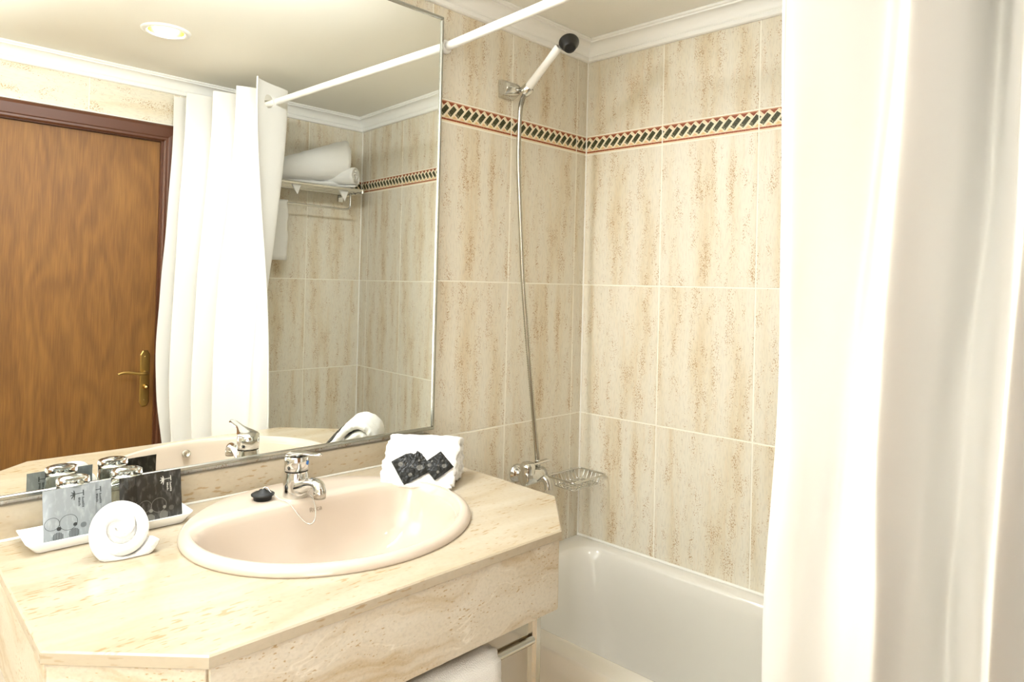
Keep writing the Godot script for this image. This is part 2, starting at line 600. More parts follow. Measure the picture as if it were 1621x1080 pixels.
# columns: joints along the wall; hole: rectangle kept free (the door)
func lay_tiles(wall: Node3D, from: float, to: float, joint: float, hole := Rect2(), turned_above := false):
	var gap := 0.0034
	var x := joint - ceilf((joint - from) / TILE_W) * TILE_W
	var col := 0
	while x < to - 0.004:
		var a := maxf(x, from); var b := minf(x + TILE_W, to)
		for r in ROWS.size():
			var y0: float = ROWS[r][0]; var y1: float = ROWS[r][1]
			var pieces := [Rect2(a, y0, b - a, y1 - y0)]
			if hole.size.x > 0.0 and pieces[0].intersects(hole):
				var p: Rect2 = pieces[0]
				pieces = []
				if p.position.x < hole.position.x: pieces.append(Rect2(p.position, Vector2(hole.position.x - p.position.x, p.size.y)))
				if p.end.x > hole.end.x: pieces.append(Rect2(hole.end.x, p.position.y, p.end.x - hole.end.x, p.size.y))
				if p.position.y < hole.position.y:
					var l0 := maxf(p.position.x, hole.position.x)
					pieces.append(Rect2(l0, p.position.y, minf(p.end.x, hole.end.x) - l0, hole.position.y - p.position.y))
				if p.end.y > hole.end.y:
					var l := maxf(p.position.x, hole.position.x); var rr := minf(p.end.x, hole.end.x)
					pieces.append(Rect2(l, hole.end.y, rr - l, p.end.y - hole.end.y))
			for p in pieces:
				if p.size.x < 0.006 or p.size.y < 0.006: continue
				var above: bool = turned_above and p.position.y >= hole.end.y - 0.001
				var w: float = p.size.x - gap; var h: float = p.size.y - gap
				var is_border := r == 5
				var full: float = y1 - y0 if is_border else 0.45
				var uv := Rect2(snappedf((p.position.x - x) / TILE_W, 0.001), 0.0, snappedf(p.size.x / TILE_W, 0.001), snappedf(minf(p.size.y / full, 1.0), 0.001))
				if is_border: uv.size.y = 1.0
				if above: uv = Rect2(0.1, 0.0, 0.4, 0.7)
				var m: Material = M.border if is_border else M.tiles[(col * 2 + r * 5) % 3]
				part("border_tile" if is_border else "tile", tile_mesh(snappedf(w, 0.0005), snappedf(h, 0.0005), uv, above), m, wall, Vector3(p.position.x + gap / 2, p.position.y + gap / 2, 0))
		x += TILE_W
		col += 1

func wall(called: String, label: String, at: Vector3, turn: float, boxes: Array) -> Node3D:
	var st := begin()
	for b in boxes: bevel_into(st, Vector3((b.position.x + b.end.x) / 2, (b.position.y + b.end.y) / 2, -0.0509), Vector3(b.size.x, b.size.y, 0.1), 0.0)
	var o := part(called, done(st), M.grout, self, at)
	o.rotation.y = turn
	meta(o, label, "wall", "", "structure")
	return o

func build_room():
	var fl := begin()
	bevel_into(fl, Vector3((LEFT + 0.2) / 2, -0.05, DEPTH / 2), Vector3(absf(LEFT) + 0.5, 0.1, DEPTH + 0.3), 0.0)
	meta(part("floor", done(fl), M.floor, self), "beige stone floor of the bathroom", "floor", "", "structure")
	# ceiling with holes for the recessed lamps
	var ce := CSGBox3D.new()
	ce.name = "ceiling"
	ce.size = Vector3(absf(LEFT) + 0.5, 0.14, DEPTH + 0.3)
	ce.position = Vector3((LEFT + 0.2) / 2, CEIL + 0.07, DEPTH / 2)
	ce.material = M.paint
	for l in LAMPS:
		var c := CSGCylinder3D.new()
		c.name = "lamp_hole"
		c.operation = CSGShape3D.OPERATION_SUBTRACTION
		c.radius = 0.0595
		c.height = 0.2
		c.sides = 40
		c.position = Vector3(l.x, 0, l.y) + Vector3(0, -0.095, 0) - Vector3(ce.position.x, 0, ce.position.z)
		ce.add_child(c, true)
	add_child(ce)
	meta(ce, "cream painted flat ceiling with recessed downlights", "ceiling", "", "structure")
	var H := CEIL + 0.06
	var wa := wall("wall_left", "travertine patterned tile wall behind the mirror and shower, with mosaic border", Vector3.ZERO, 0.0, [Rect2(LEFT - 0.1, 0, absf(LEFT) + 0.2, H)])
	lay_tiles(wa, LEFT, 0.0, -0.053)
	var wb := wall("wall_right", "travertine patterned tile wall along the bathtub, with mosaic border", Vector3.ZERO, -PI / 2 + SKEW, [Rect2(-0.1, 0, DEPTH + 0.25, H)])
	lay_tiles(wb, 0.0, DEPTH + 0.002, 0.304)
	var hole := Rect2(0.838, 0.0, 0.87, 2.052)
	var wc := wall("wall_rear", "tiled wall around the wooden door, seen in the mirror", Vector3(0, 0, DEPTH), PI, [Rect2(-0.2, 0, 0.2 + 0.89, H), Rect2(1.65, 0, ADDED_DOORWAY.position.x - 1.65, H), Rect2(0.89, 2.0, 0.76, H - 2.0), Rect2(ADDED_DOORWAY.position.x, ADDED_DOORWAY.end.y, ADDED_DOORWAY.size.x, H - ADDED_DOORWAY.end.y), Rect2(ADDED_DOORWAY.end.x, 0, 2.85 - ADDED_DOORWAY.end.x, H)])
	lay_tiles(wc, -SKEW * DEPTH, 1.72, 0.226, hole, true)
	lay_tiles(wc, 1.72, absf(LEFT), 0.226, ADDED_DOORWAY)
	var wd := wall("wall_side", "plain tiled wall left of the vanity, outside the picture", Vector3(LEFT, 0, DEPTH), PI / 2, [Rect2(-0.1, 0, DEPTH + 0.2, H)])
	lay_tiles(wd, 0.0, DEPTH, 0.2)
	build_added_daylight()
	# corner bead
	var cb := begin()
	tube_into(cb, [Vector3(0.0005, 0.4, -0.0005), Vector3(0.0005, 2.2, -0.0005)], 0.0042, 8)
	meta(part("trim_1", done(cb), M.caulk, self), "white sealant bead in the corner of the two shower walls", "sealant", "", "structure")
	var cb2 := begin()
	var kx := SKEW * DEPTH
	tube_into(cb2, [Vector3(kx, 0.4, DEPTH), Vector3(kx, 2.2, DEPTH)], 0.0042, 8)
	meta(part("trim_2", done(cb2), M.caulk, self), "white sealant bead in the corner beside the towel shelf", "sealant", "", "structure")
	build_cornice()

# doorway and wide bedroom window, added unseen behind the camera for even daylight
const ADDED_DOORWAY := Rect2(1.74, 0.0, 0.9, 2.06)
func build_added_daylight():
	var X0 := -5.2; var X1 := 0.6; var Z0 := DEPTH + 0.102; var Z1 := 4.5; var H := 2.45
	var dw := thing("door_2", "open doorway with dark wood lining, added behind the camera to let in daylight", "doorway", Vector3.ZERO, "", "structure")
	for b in [[Vector3(-ADDED_DOORWAY.position.x + 0.0, 1.03, DEPTH + 0.05), Vector3(0.02, 2.06, 0.13)], [Vector3(-ADDED_DOORWAY.end.x, 1.03, DEPTH + 0.05), Vector3(0.02, 2.06, 0.13)], [Vector3(-ADDED_DOORWAY.get_center().x, 2.06, DEPTH + 0.05), Vector3(0.92, 0.02, 0.13)]]:
		part("lining", bevel_box(b[1], 0.003, b[0]), M.dark_wood, dw)
	var cx := (X0 + X1) / 2; var cz := (Z0 + Z1) / 2
	for b in [["wall_bedroom_left", Vector3(X0 - 0.05, H / 2, cz), Vector3(0.1, H, Z1 - Z0), "wall"], ["wall_bedroom_right", Vector3(X1 + 0.05, H / 2, cz), Vector3(0.1, H, Z1 - Z0), "wall"], ["ceiling_bedroom", Vector3(cx, H + 0.05, cz), Vector3(X1 - X0 + 0.2, 0.1, Z1 - Z0 + 0.2), "ceiling"], ["floor_bedroom", Vector3(cx, -0.05, cz + 0.08), Vector3(X1 - X0 + 0.2, 0.1, Z1 - Z0 - 0.05), "floor"]]:
		meta(part(b[0], bevel_box(b[2], 0.0, b[1]), M.floor if b[3] == "floor" else M.paint, self), "plain white " + b[3] + " of the bedroom behind the camera, " + b[0].get_slice("_", 2) + " " + b[3] if b[3] == "wall" else "plain " + b[3] + " of the bedroom behind the camera", b[3], "", "structure")
	var end := begin()
	var a := Vector2(-4.9, 0.12); var e := Vector2(-1.3, 2.3)
	for r in [[X0, a.x, 0.0, H], [e.x, X1, 0.0, H], [a.x, e.x, 0.0, a.y], [a.x, e.x, e.y, H]]:
		bevel_into(end, Vector3((r[0] + r[1]) / 2, (r[2] + r[3]) / 2, Z1 + 0.05), Vector3(r[1] - r[0], r[3] - r[2], 0.1), 0.0)
	# the bathroom's door wall is narrower than the bedroom: close the strip beside it
	bevel_into(end, Vector3((X0 - 2.85) / 2, H / 2, Z0 - 0.05), Vector3(absf(X0) - 2.85, H, 0.1), 0.0)
	bevel_into(end, Vector3((0.2 + X1) / 2, H / 2, Z0 - 0.05), Vector3(X1 - 0.2, H, 0.1), 0.0)
	bevel_into(end, Vector3(-1.325, (CEIL + 0.06 + H) / 2, Z0 - 0.05), Vector3(3.05, H - CEIL - 0.06, 0.1), 0.0)
	meta(part("wall_bedroom_end", done(end), M.paint, self), "white bedroom wall behind the camera, holding the added daylight window", "wall", "", "structure")
	var t := thing("window_1", "wide bright bedroom window, added outside the picture as a daylight source", "window", Vector3((a.x + e.x) / 2, (a.y + e.y) / 2, Z1), "", "structure")
	var w := e.x - a.x; var h := e.y - a.y
	for b in [[Vector3(0, h / 2 - 0.03, 0), Vector3(w, 0.06, 0.08)], [Vector3(0, -h / 2 + 0.03, 0), Vector3(w, 0.06, 0.08)], [Vector3(-w / 2 + 0.03, 0, 0), Vector3(0.06, h, 0.08)], [Vector3(w / 2 - 0.03, 0, 0), Vector3(0.06, h, 0.08)], [Vector3.ZERO, Vector3(0.08, h, 0.08)]]:
		part("window_frame", bevel_box(b[1], 0.006, b[0] + Vector3(0, 0, 0.05)), M.white_metal, t)
	for k in [-1, 1]:
		part("pane", bevel_box(Vector3(w / 2 - 0.1, h - 0.12, 0.006), 0.0, Vector3(k * (w / 4), 0, 0.06)), M.frosted, t)
	var l := AreaLight3D.new()
	l.name = "added_window_daylight"
	l.area_size = Vector2(w - 0.1, h - 0.1)
	l.light_color = Color(0.97, 0.985, 1.0)
	l.light_energy = DAY_ENERGY
	l.area_range = 12.0
	l.area_attenuation = 2.0
	l.shadow_enabled = true
	l.position = Vector3(0, 0, -0.01)
	t.add_child(l)

func corner(i: int, d: float) -> Vector2:
	# inner room corners, moved inwards by d
	var s := sin(SKEW); var c := cos(SKEW)
	var xb := func(z: float) -> float: return (SKEW * z) - d / c
	match i % 4:
		0: return Vector2(xb.call(d), d)
		1: return Vector2(xb.call(DEPTH - d), DEPTH - d)
		2: return Vector2(LEFT + d, DEPTH - d)
	return Vector2(LEFT + d, d)

func build_cornice():
	# (distance from wall, height)
	var prof := [Vector2(0.0, 2.185), Vector2(0.008, 2.185), Vector2(0.012, 2.188), Vector2(0.012, 2.199), Vector2(0.009, 2.202), Vector2(0.013, 2.206)]
	for k in 9:
		var t := k / 8.0
		prof.append(Vector2(0.014 + 0.028 * (1.0 - cos(t * PI / 2)), 2.208 + 0.03 * sin(t * PI / 2)))
	prof.append_array([Vector2(0.045, 2.238), Vector2(0.045, 2.243), Vector2(0.050, 2.245), Vector2(0.052, 2.249), Vector2(0.05, CEIL + 0.001), Vector2(0.0, CEIL + 0.001)])
	var names := ["right, above the bathtub", "rear, above the door", "side, left of the vanity", "left, above mirror and shower"]
	for i in 4:
		var st := begin()
		var rows := []
		for p in prof:
			var a := corner(i, p.x); var b := corner(i + 1, p.x)
			rows.append([Vector3(a.x, p.y, a.y), Vector3(b.x, p.y, b.y)])
		for k in rows.size() - 1: grid(st, [rows[k], rows[k + 1]], false, 0 if k > 4 and k < 15 else -1)
		meta(part("trim_%d" % (i + 3), done(st), M.plaster, self), "white plaster cove cornice, wall " + names[i], "cornice", "", "structure")

# ---------------------------------------------------------------- lights
const LAMPS := [Vector2(-1.084, 1.065)]

func build_lamps():
	var labels := ["round recessed ceiling downlight with gilt reflector seen in the mirror"]
	for i in LAMPS.size():
		var l: Vector2 = LAMPS[i]
		var t := thing("downlight", labels[i], "downlight", Vector3(l.x, CEIL, l.y))
		part("trim_ring", lathe([Vector2(0.0585, 0.004), Vector2(0.0585, -0.003), Vector2(0.061, -0.006), Vector2(0.07, -0.007), Vector2(0.078, -0.0035), Vector2(0.08, 0.0005)], 56), M.white_metal, t)
		part("reflector", lathe([Vector2(0.0585, -0.002), Vector2(0.056, 0.02), Vector2(0.046, 0.055), Vector2(0.03, 0.066), Vector2(0.0, 0.067)], 48), M.gold, t)
		part("bulb", lathe([Vector2(0.0, 0.004), Vector2(0.025, 0.006), Vector2(0.040, 0.012), Vector2(0.045, 0.022), Vector2(0.036, 0.05), Vector2(0.02, 0.062), Vector2(0.0, 0.063)], 36), M.bulb, t)
		var s := SpotLight3D.new()
		s.name = "lamp_light"
		s.light_color = Color(1.0, 0.98, 0.95)
		s.light_energy = LAMP_ENERGY[i]
		s.light_size = 0.02
		s.spot_range = 8.0
		s.spot_attenuation = 2.0
		s.spot_angle = 85.0
		s.spot_angle_attenuation = 0.6
		s.shadow_enabled = true
		s.rotation_degrees = Vector3(-90, 0, 0)
		s.position = Vector3(0, 0.03, 0)
		t.add_child(s)

const LAMP_ENERGY := [0.15]
const BAR_ENERGY := 1.4
const DAY_ENERGY := 14.0
const UP_ENERGY := 4.2

# made-up uplighter, added on the left wall to brighten the ceiling like bounced flash
func build_added_uplighter():
	var t := thing("added_uplighter", "white bowl uplighter added left of the vanity to brighten the ceiling, outside the picture", "added lamp", Vector3(LEFT + 0.001, 1.42, 0.85))
	part("wall_plate", bevel_box(Vector3(0.02, 0.14, 0.1), 0.004, Vector3(0.011, 0.0, 0)), M.white_metal, t)
	part("arm", tube([Vector3(0.02, 0.0, 0), Vector3(0.13, 0.0, 0)], 0.012, 14), M.white_metal, t)
	part("bowl", lathe([Vector2(0.0, -0.02), Vector2(0.05, -0.015), Vector2(0.1, 0.02), Vector2(0.125, 0.07), Vector2(0.122, 0.07), Vector2(0.096, 0.024), Vector2(0.05, -0.008), Vector2(0.0, -0.012)], 40), M.white_metal, t, Vector3(0.15, 0.0, 0))
	part("bulb", lathe([Vector2(0.0, 0.0), Vector2(0.02, 0.005), Vector2(0.03, 0.03), Vector2(0.025, 0.05), Vector2(0.0, 0.06)], 24), M.bulb, t, Vector3(0.15, 0.0, 0))
	var s := SpotLight3D.new()
	s.name = "added_uplighter_light"
	s.light_color = Color(0.93, 0.97, 1.0)
	s.light_energy = UP_ENERGY
	s.light_size = 0.05
	s.spot_range = 8.0
	s.spot_attenuation = 2.0
	s.spot_angle = 62.0
	s.spot_angle_attenuation = 0.5
	s.shadow_enabled = true
	s.rotation_degrees = Vector3(90, 0, 0)
	s.position = Vector3(0.15, 0.075, 0)
	t.add_child(s)

# made-up long lamp, added out of view above the mirror to flatten the lighting
func build_added_mirror_lamp():
	var t := thing("added_mirror_lamp", "long white fill lamp added above the mirror, outside the picture", "added lamp", Vector3(-1.3, 2.166, 0.002))
	var W := 0.72
	part("housing", bevel_box(Vector3(W, 0.036, 0.05), 0.004, Vector3(0, 0, 0.026)), M.white_metal, t)
	var d := begin()
	var rows := []
	for x in [-W / 2 + 0.01, W / 2 - 0.01]:
		var rr := []
		for i in 13:
			var a := -PI * 0.5 + PI * i / 12.0
			rr.append(Vector3(x, sin(a) * 0.017, 0.0505 + cos(a) * 0.014))
		rows.append(rr)
	rows.reverse()
	grid(d, rows, false, 0)
	part("diffuser", done(d), M.bulb, t)
	var l := AreaLight3D.new()
	l.name = "added_mirror_lamp_light"
	l.area_size = Vector2(W - 0.02, 0.034)
	l.light_color = Color(0.97, 0.985, 1.0)
	l.light_energy = BAR_ENERGY
	l.area_range = 9.0
	l.area_attenuation = 2.0
	l.shadow_enabled = true
	l.position = Vector3(0, -0.014, 0.07)
	l.rotation = Vector3(-0.75, PI, 0)
	t.add_child(l)

# ---------------------------------------------------------------- vanity
const SINK := Vector2(-1.145, 0.305)

func sink_outer(k := 1.0, n := 72) -> Array:
	var a := []
	for i in n:
		var t := TAU * i / n
		a.append(Vector2(SINK.x + cos(t) * 0.287 * k, SINK.y + sin(t) * 0.265 * k))
	return a

# bowl opening: the oval, cut off at the back by the tap ledge
func sink_inner(k: float, n := 72) -> Array:
	var c := Vector2(SINK.x, 0.365)
	var a := []
	for i in n:
		var t := TAU * i / n
		var d := Vector2(cos(t), sin(t))
		# ray against ellipse centred on SINK
		var ea := 0.262; var eb := 0.238
		var o := c - SINK
		var A := pow(d.x / ea, 2) + pow(d.y / eb, 2)
		var B := 2.0 * (o.x * d.x / (ea * ea) + o.y * d.y / (eb * eb))
		var C := pow(o.x / ea, 2) + pow(o.y / eb, 2) - 1.0
		var r := (-B + sqrt(B * B - 4.0 * A * C)) / (2.0 * A)
		if d.y < -0.02:
			var rl := (0.172) / -d.y
			r = pow(pow(r, -7.0) + pow(rl, -7.0), -1.0 / 7.0)
		a.append(c + d * r * k)
	return a

func build_vanity():
	var t := thing("vanity", "travertine vanity worktop with chamfered corners and deep stone apron on chrome legs", "vanity")
	var L := -1.672; var R := -0.680; var F := 0.646; var ch := 0.154
	var out := PackedVector2Array([Vector2(L, 0.001), Vector2(L, F - ch), Vector2(L + ch, F), Vector2(R - ch, F), Vector2(R, F - ch), Vector2(R, 0.001)])
	var hole := PackedVector2Array()
	for p in sink_outer(0.9, 48): hole.append(p)
	part("worktop", slab(out, TOP - 0.017, TOP, 0.0025, hole), M.stone, t)
	# apron panels, each in its own frame: local x along the panel, +z outwards
	var q := [Vector2(L, 0.001), Vector2(L, F - ch), Vector2(L + ch, F), Vector2(R - ch, F), Vector2(R, F - ch), Vector2(R, 0.001)]
	var y0 := 0.748; var y1 := TOP - 0.0185
	for i in 5:
		var a: Vector2 = q[i]; var b: Vector2 = q[i + 1]
		var d := (b - a).normalized()
		var nrm := Vector2(-d.y, d.x)      # outwards: left of the run seen from above
		var len := a.distance_to(b) - 0.0012
		var mid := (a + b) / 2.0 - nrm * (0.004 + 0.01)
		if (mid - Vector2(-1.176, 0.3)).length() > ((a + b) / 2.0 - Vector2(-1.176, 0.3)).length():
			nrm = -nrm
			mid = (a + b) / 2.0 - nrm * 0.014
		var o := part("apron_panel", bevel_box(Vector3(len - (0.009 if i in [1, 3] else 0.004), y1 - y0, 0.02), 0.0012), M.apron, t, Vector3(mid.x, (y0 + y1) / 2, mid.y))
		o.rotation.y = atan2(nrm.x, nrm.y)
	# upstand and its bead
	part("upstand", bevel_box(Vector3(R - L, 0.062, 0.019), 0.002, Vector3((L + R) / 2, TOP + 0.0315, 0.0105)), M.stone, t)
	part("sealant_bead", tube([Vector3(L, TOP + 0.001, 0.0205), Vector3(R, TOP + 0.001, 0.0205)], 0.0032, 8), M.caulk, t)
	# chrome stand: two legs in front, rails
	for x in [-0.863, -1.49]:
		part("leg", bevel_box(Vector3(0.024, 0.748, 0.024), 0.006, Vector3(x, 0.374, 0.605)), M.steel, t)
		part("leg_foot", lathe([Vector2(0.0, 0.0), Vector2(0.022, 0.0), Vector2(0.022, 0.006), Vector2(0.014, 0.012)], 24), M.chrome, t, Vector3(x, 0, 0.605))
	part("towel_rail", tube([Vector3(-1.49, 0.688, 0.605), Vector3(-0.863, 0.688, 0.605)], 0.0105, 16), M.chrome, t)

func build_sink():
	var n := 96
	var t := thing("washbasin", "oval blush ceramic washbasin set into the travertine worktop", "washbasin")
	var st := begin()
	var rows := []
	var add := func(ringp: Array, y):
		var r := []
		for i in n:
			var p: Vector2 = ringp[(n - i) % n]
			r.append(Vector3(p.x, y, p.y))
		rows.append(r)
	add.call(sink_outer(0.88, n), TOP - 0.03)
	add.call(sink_outer(0.89, n), TOP + 0.0005)
	add.call(sink_outer(1.0, n), TOP + 0.0005)
	add.call(sink_outer(1.001, n), TOP + 0.004)
	add.call(sink_outer(0.992, n), TOP + 0.010)
	add.call(sink_outer(0.975, n), TOP + 0.0145)
	add.call(sink_outer(0.955, n), TOP + 0.0165)
	# from the rim over the ledge into the bowl
	var mixr := func(k: float) -> Array:
		var a := sink_outer(0.945, n); var b := sink_inner(1.01, n)
		var r := []
		for i in n: r.append((a[i] as Vector2).lerp(b[i], k))
		return r
	add.call(mixr.call(0.35), TOP + 0.0165)
	add.call(mixr.call(0.7), TOP + 0.0155)
	add.call(mixr.call(1.0), TOP + 0.0135)
	for s in [[0.992, 0.009], [0.975, -0.002], [0.95, -0.02], [0.91, -0.045], [0.85, -0.072], [0.76, -0.097], [0.64, -0.115], [0.48, -0.126], [0.3, -0.131], [0.12, -0.133]]:
		add.call(sink_inner(s[0], n), TOP + s[1])
	grid(st, rows, true, 0)
	part("bowl", done(st), M.ceramic, t)
	part("drain", lathe([Vector2(0.0, 0.002), Vector2(0.018, 0.001), Vector2(0.03, 0.004), Vector2(0.033, 0.002), Vector2(0.033, -0.004)].map(func(p): return Vector2(p.x, p.y)), 32), M.chrome, t, Vector3(SINK.x, TOP - 0.132, 0.365))
	var tm := TextMesh.new()
	tm.text = "Roca"
	tm.font_size = 20
	tm.pixel_size = 0.00065
	tm.depth = 0.0003
	var mark := part("maker_mark", tm, M.mark, t, Vector3(-1.128, TOP - 0.006, 0.2005), "faint printed maker's mark")
	mark.rotation.x = -0.24
	# overflow in the front wall of the bowl
	var ov := begin()
	var xf := Transform3D(Basis(Vector3(1, 0, 0), PI * -0.5 + 0.35), Vector3(-1.165, TOP - 0.012, 0.5225))
	lathe_into(ov, [Vector2(0.011, -0.004), Vector2(0.011, 0.002), Vector2(0.008, 0.003), Vector2(0.0065, 0.0005), Vector2(0.0, 0.0)], 24, xf)
	part("overflow_ring", done(ov), M.steel, t)

func build_tap():
	var t := thing("basin_mixer_tap", "chrome single lever mixer tap on the washbasin ledge", "tap", Vector3(-1.15, TOP + 0.014, 0.152))
	t.scale = Vector3(1.1, 1.0, 1.06)
	part("body", lathe([Vector2(0.0, 0.0), Vector2(0.0245, 0.0), Vector2(0.025, 0.002), Vector2(0.0245, 0.03), Vector2(0.0235, 0.046), Vector2(0.0225, 0.052), Vector2(0.0225, 0.055)], 40), M.chrome, t)
	part("cartridge_collar", lathe([Vector2(0.0215, 0.055), Vector2(0.0215, 0.0575), Vector2(0.0235, 0.058), Vector2(0.0238, 0.084), Vector2(0.022, 0.088)], 40), M.chrome, t)
	# spout
	var sp := curve([Vector3(0, 0.022, 0.012), Vector3(0, 0.03, 0.035), Vector3(0, 0.041, 0.06), Vector3(0, 0.045, 0.082), Vector3(0, 0.041, 0.094), Vector3(0, 0.032, 0.099)], 6)
	var rad := []
	for i in sp.size(): rad.append(lerpf(0.0165, 0.0115, clampf(i / 16.0, 0, 1)))
	part("spout", tube(sp, rad, 24), M.chrome, t)
	part("aerator", lathe([Vector2(0.008, 0.0), Vector2(0.0115, 0.0), Vector2(0.0118, 0.013), Vector2(0.01, 0.016)], 24), M.steel, t, Vector3(0, 0.0195, 0.0975))
	# lever: domed cap running out into a flat rising handle
	var rows := []
	for i in 15:
		var s := i / 14.0
		var z := lerpf(-0.0235, 0.098, s)
		var w := 0.0235 * sqrt(maxf(0.0, 1.0 - pow((z) / 0.0237, 2))) if z < 0.0 else lerpf(0.0235, 0.0095, smoothstep(0.0, 0.05, z))
		if i == 14: w = 0.004
		var yt := 0.098 + maxf(0.0, z) * 0.14 - pow(maxf(0.0, -z) / 0.024, 2) * 0.008
		var th := lerpf(0.014, 0.006, smoothstep(0.0, 0.04, z))
		var rr := []
		for k in 16:
			var a := TAU * k / 16
			rr.append(Vector3(cos(a) * maxf(w, 0.001), yt - th / 2 + sin(a) * th / 2 * (1.0 if s > 0 else 0.3), z))
		rows.append(rr)
	var st := begin()
	grid(st, rows, true, 0)
	fan(st, rows[14], (rows[14][0] + rows[14][8]) / 2, 0)
	part("lever", done(st), M.chrome, t)
	var mk := begin()
	var a := 0.62
	var xf := frame_to(Vector3(sin(a) * 0.0235, 0.074, cos(a) * 0.0235), Vector3(sin(a) * 0.03, 0.074, cos(a) * 0.03))
	lathe_into(mk, [Vector2(0.0046, 0.0), Vector2(0.0046, 0.0007), Vector2(0.0, 0.0009)], 20, xf)
	part("cold_mark", done(mk), M.blue, t, Vector3.ZERO, "blue cold water dot")

func build_plug():
	var t := thing("basin_plug", "black rubber basin plug on a bead chain lying behind the washbasin", "plug", Vector3(-1.217, TOP + 0.0155, 0.135))
	part("stopper", lathe([Vector2(0.0, 0.0), Vector2(0.018, 0.0), Vector2(0.0195, 0.008), Vector2(0.0235, 0.010), Vector2(0.024, 0.0125), Vector2(0.019, 0.0155), Vector2(0.009, 0.0175), Vector2(0.007, 0.0215), Vector2(0.0, 0.0225)], 36), M.rubber, t)
	part("eyelet", tube([Vector3(0.0, 0.0215, 0.0), Vector3(0.003, 0.0262, 0.002), Vector3(0.009, 0.024, 0.005), Vector3(0.012, 0.017, 0.0075)], 0.0016, 8), M.chrome, t)
	# chain: hangs over the edge into the bowl and back up to the tap's foot
	var pts := curve([Vector3(0.012, 0.017, 0.0075), Vector3(0.022, 0.0045, 0.03), Vector3(0.032, -0.001, 0.054), Vector3(0.041, -0.019, 0.074), Vector3(0.052, -0.036, 0.084), Vector3(0.064, -0.043, 0.09), Vector3(0.076, -0.037, 0.086), Vector3(0.083, -0.019, 0.075), Vector3(0.086, -0.002, 0.057), Vector3(0.087, 0.003, 0.042)], 10)
	var st := begin()
	var left := 0.0
	for i in pts.size() - 1:
		var L: float = (pts[i] as Vector3).distance_to(pts[i + 1])
		while left < L:
			var c: Vector3 = (pts[i] as Vector3).lerp(pts[i + 1], left / L)
			lathe_into(st, [Vector2(0.0, -0.0016), Vector2(0.0015, -0.0007), Vector2(0.0015, 0.0007), Vector2(0.0, 0.0016)], 6, Transform3D(Basis(), c))
			left += 0.0034
		left -= L
	tube_into(st, pts, 0.0004, 4)
	part("bead_chain", done(st), M.chrome, t)

# ---------------------------------------------------------------- mirror
func build_mirror():
	var x0 := -1.69; var x1 := -0.676; var y0 := 0.982; var y1 := 2.143
	var t := thing("wall_mirror", "large rectangular wall mirror in a thin silver frame above the vanity", "mirror")
	part("backing_board", bevel_box(Vector3(x1 - x0 - 0.02, y1 - y0 - 0.02, 0.018), 0.001, Vector3((x0 + x1) / 2, (y0 + y1) / 2, 0.0125)), M.backing, t)
	part("glass", bevel_box(Vector3(x1 - x0 - 0.006, y1 - y0 - 0.006, 0.005), 0.0, Vector3((x0 + x1) / 2, (y0 + y1) / 2, 0.0245)), M.mirror, t)
	var w := 0.009
	for s in [[x0, x1, y0, y0 + w], [x0, x1, y1 - w, y1], [x0, x0 + w, y0 + w, y1 - w], [x1 - w, x1, y0 + w, y1 - w]]:
		part("frame_bar", bevel_box(Vector3(s[1] - s[0], s[3] - s[2], 0.02), 0.0022, Vector3((s[0] + s[1]) / 2, (s[2] + s[3]) / 2, 0.0215)), M.frame, t)

# ---------------------------------------------------------------- bathtub and shower
func rrect(x0: float, x1: float, z0: float, z1: float, r: float, per := 12) -> Array:
	var a := []
	var cs := [Vector2(x1 - r, z0 + r), Vector2(x1 - r, z1 - r), Vector2(x0 + r, z1 - r), Vector2(x0 + r, z0 + r)]
	var start := [-PI / 2, 0.0, PI / 2, PI]
	for k in 4:
		for i in per + 1:
			var t: float = start[k] + PI / 2 * i / per
			a.append(cs[k] + Vector2(cos(t), sin(t)) * r)
	return a

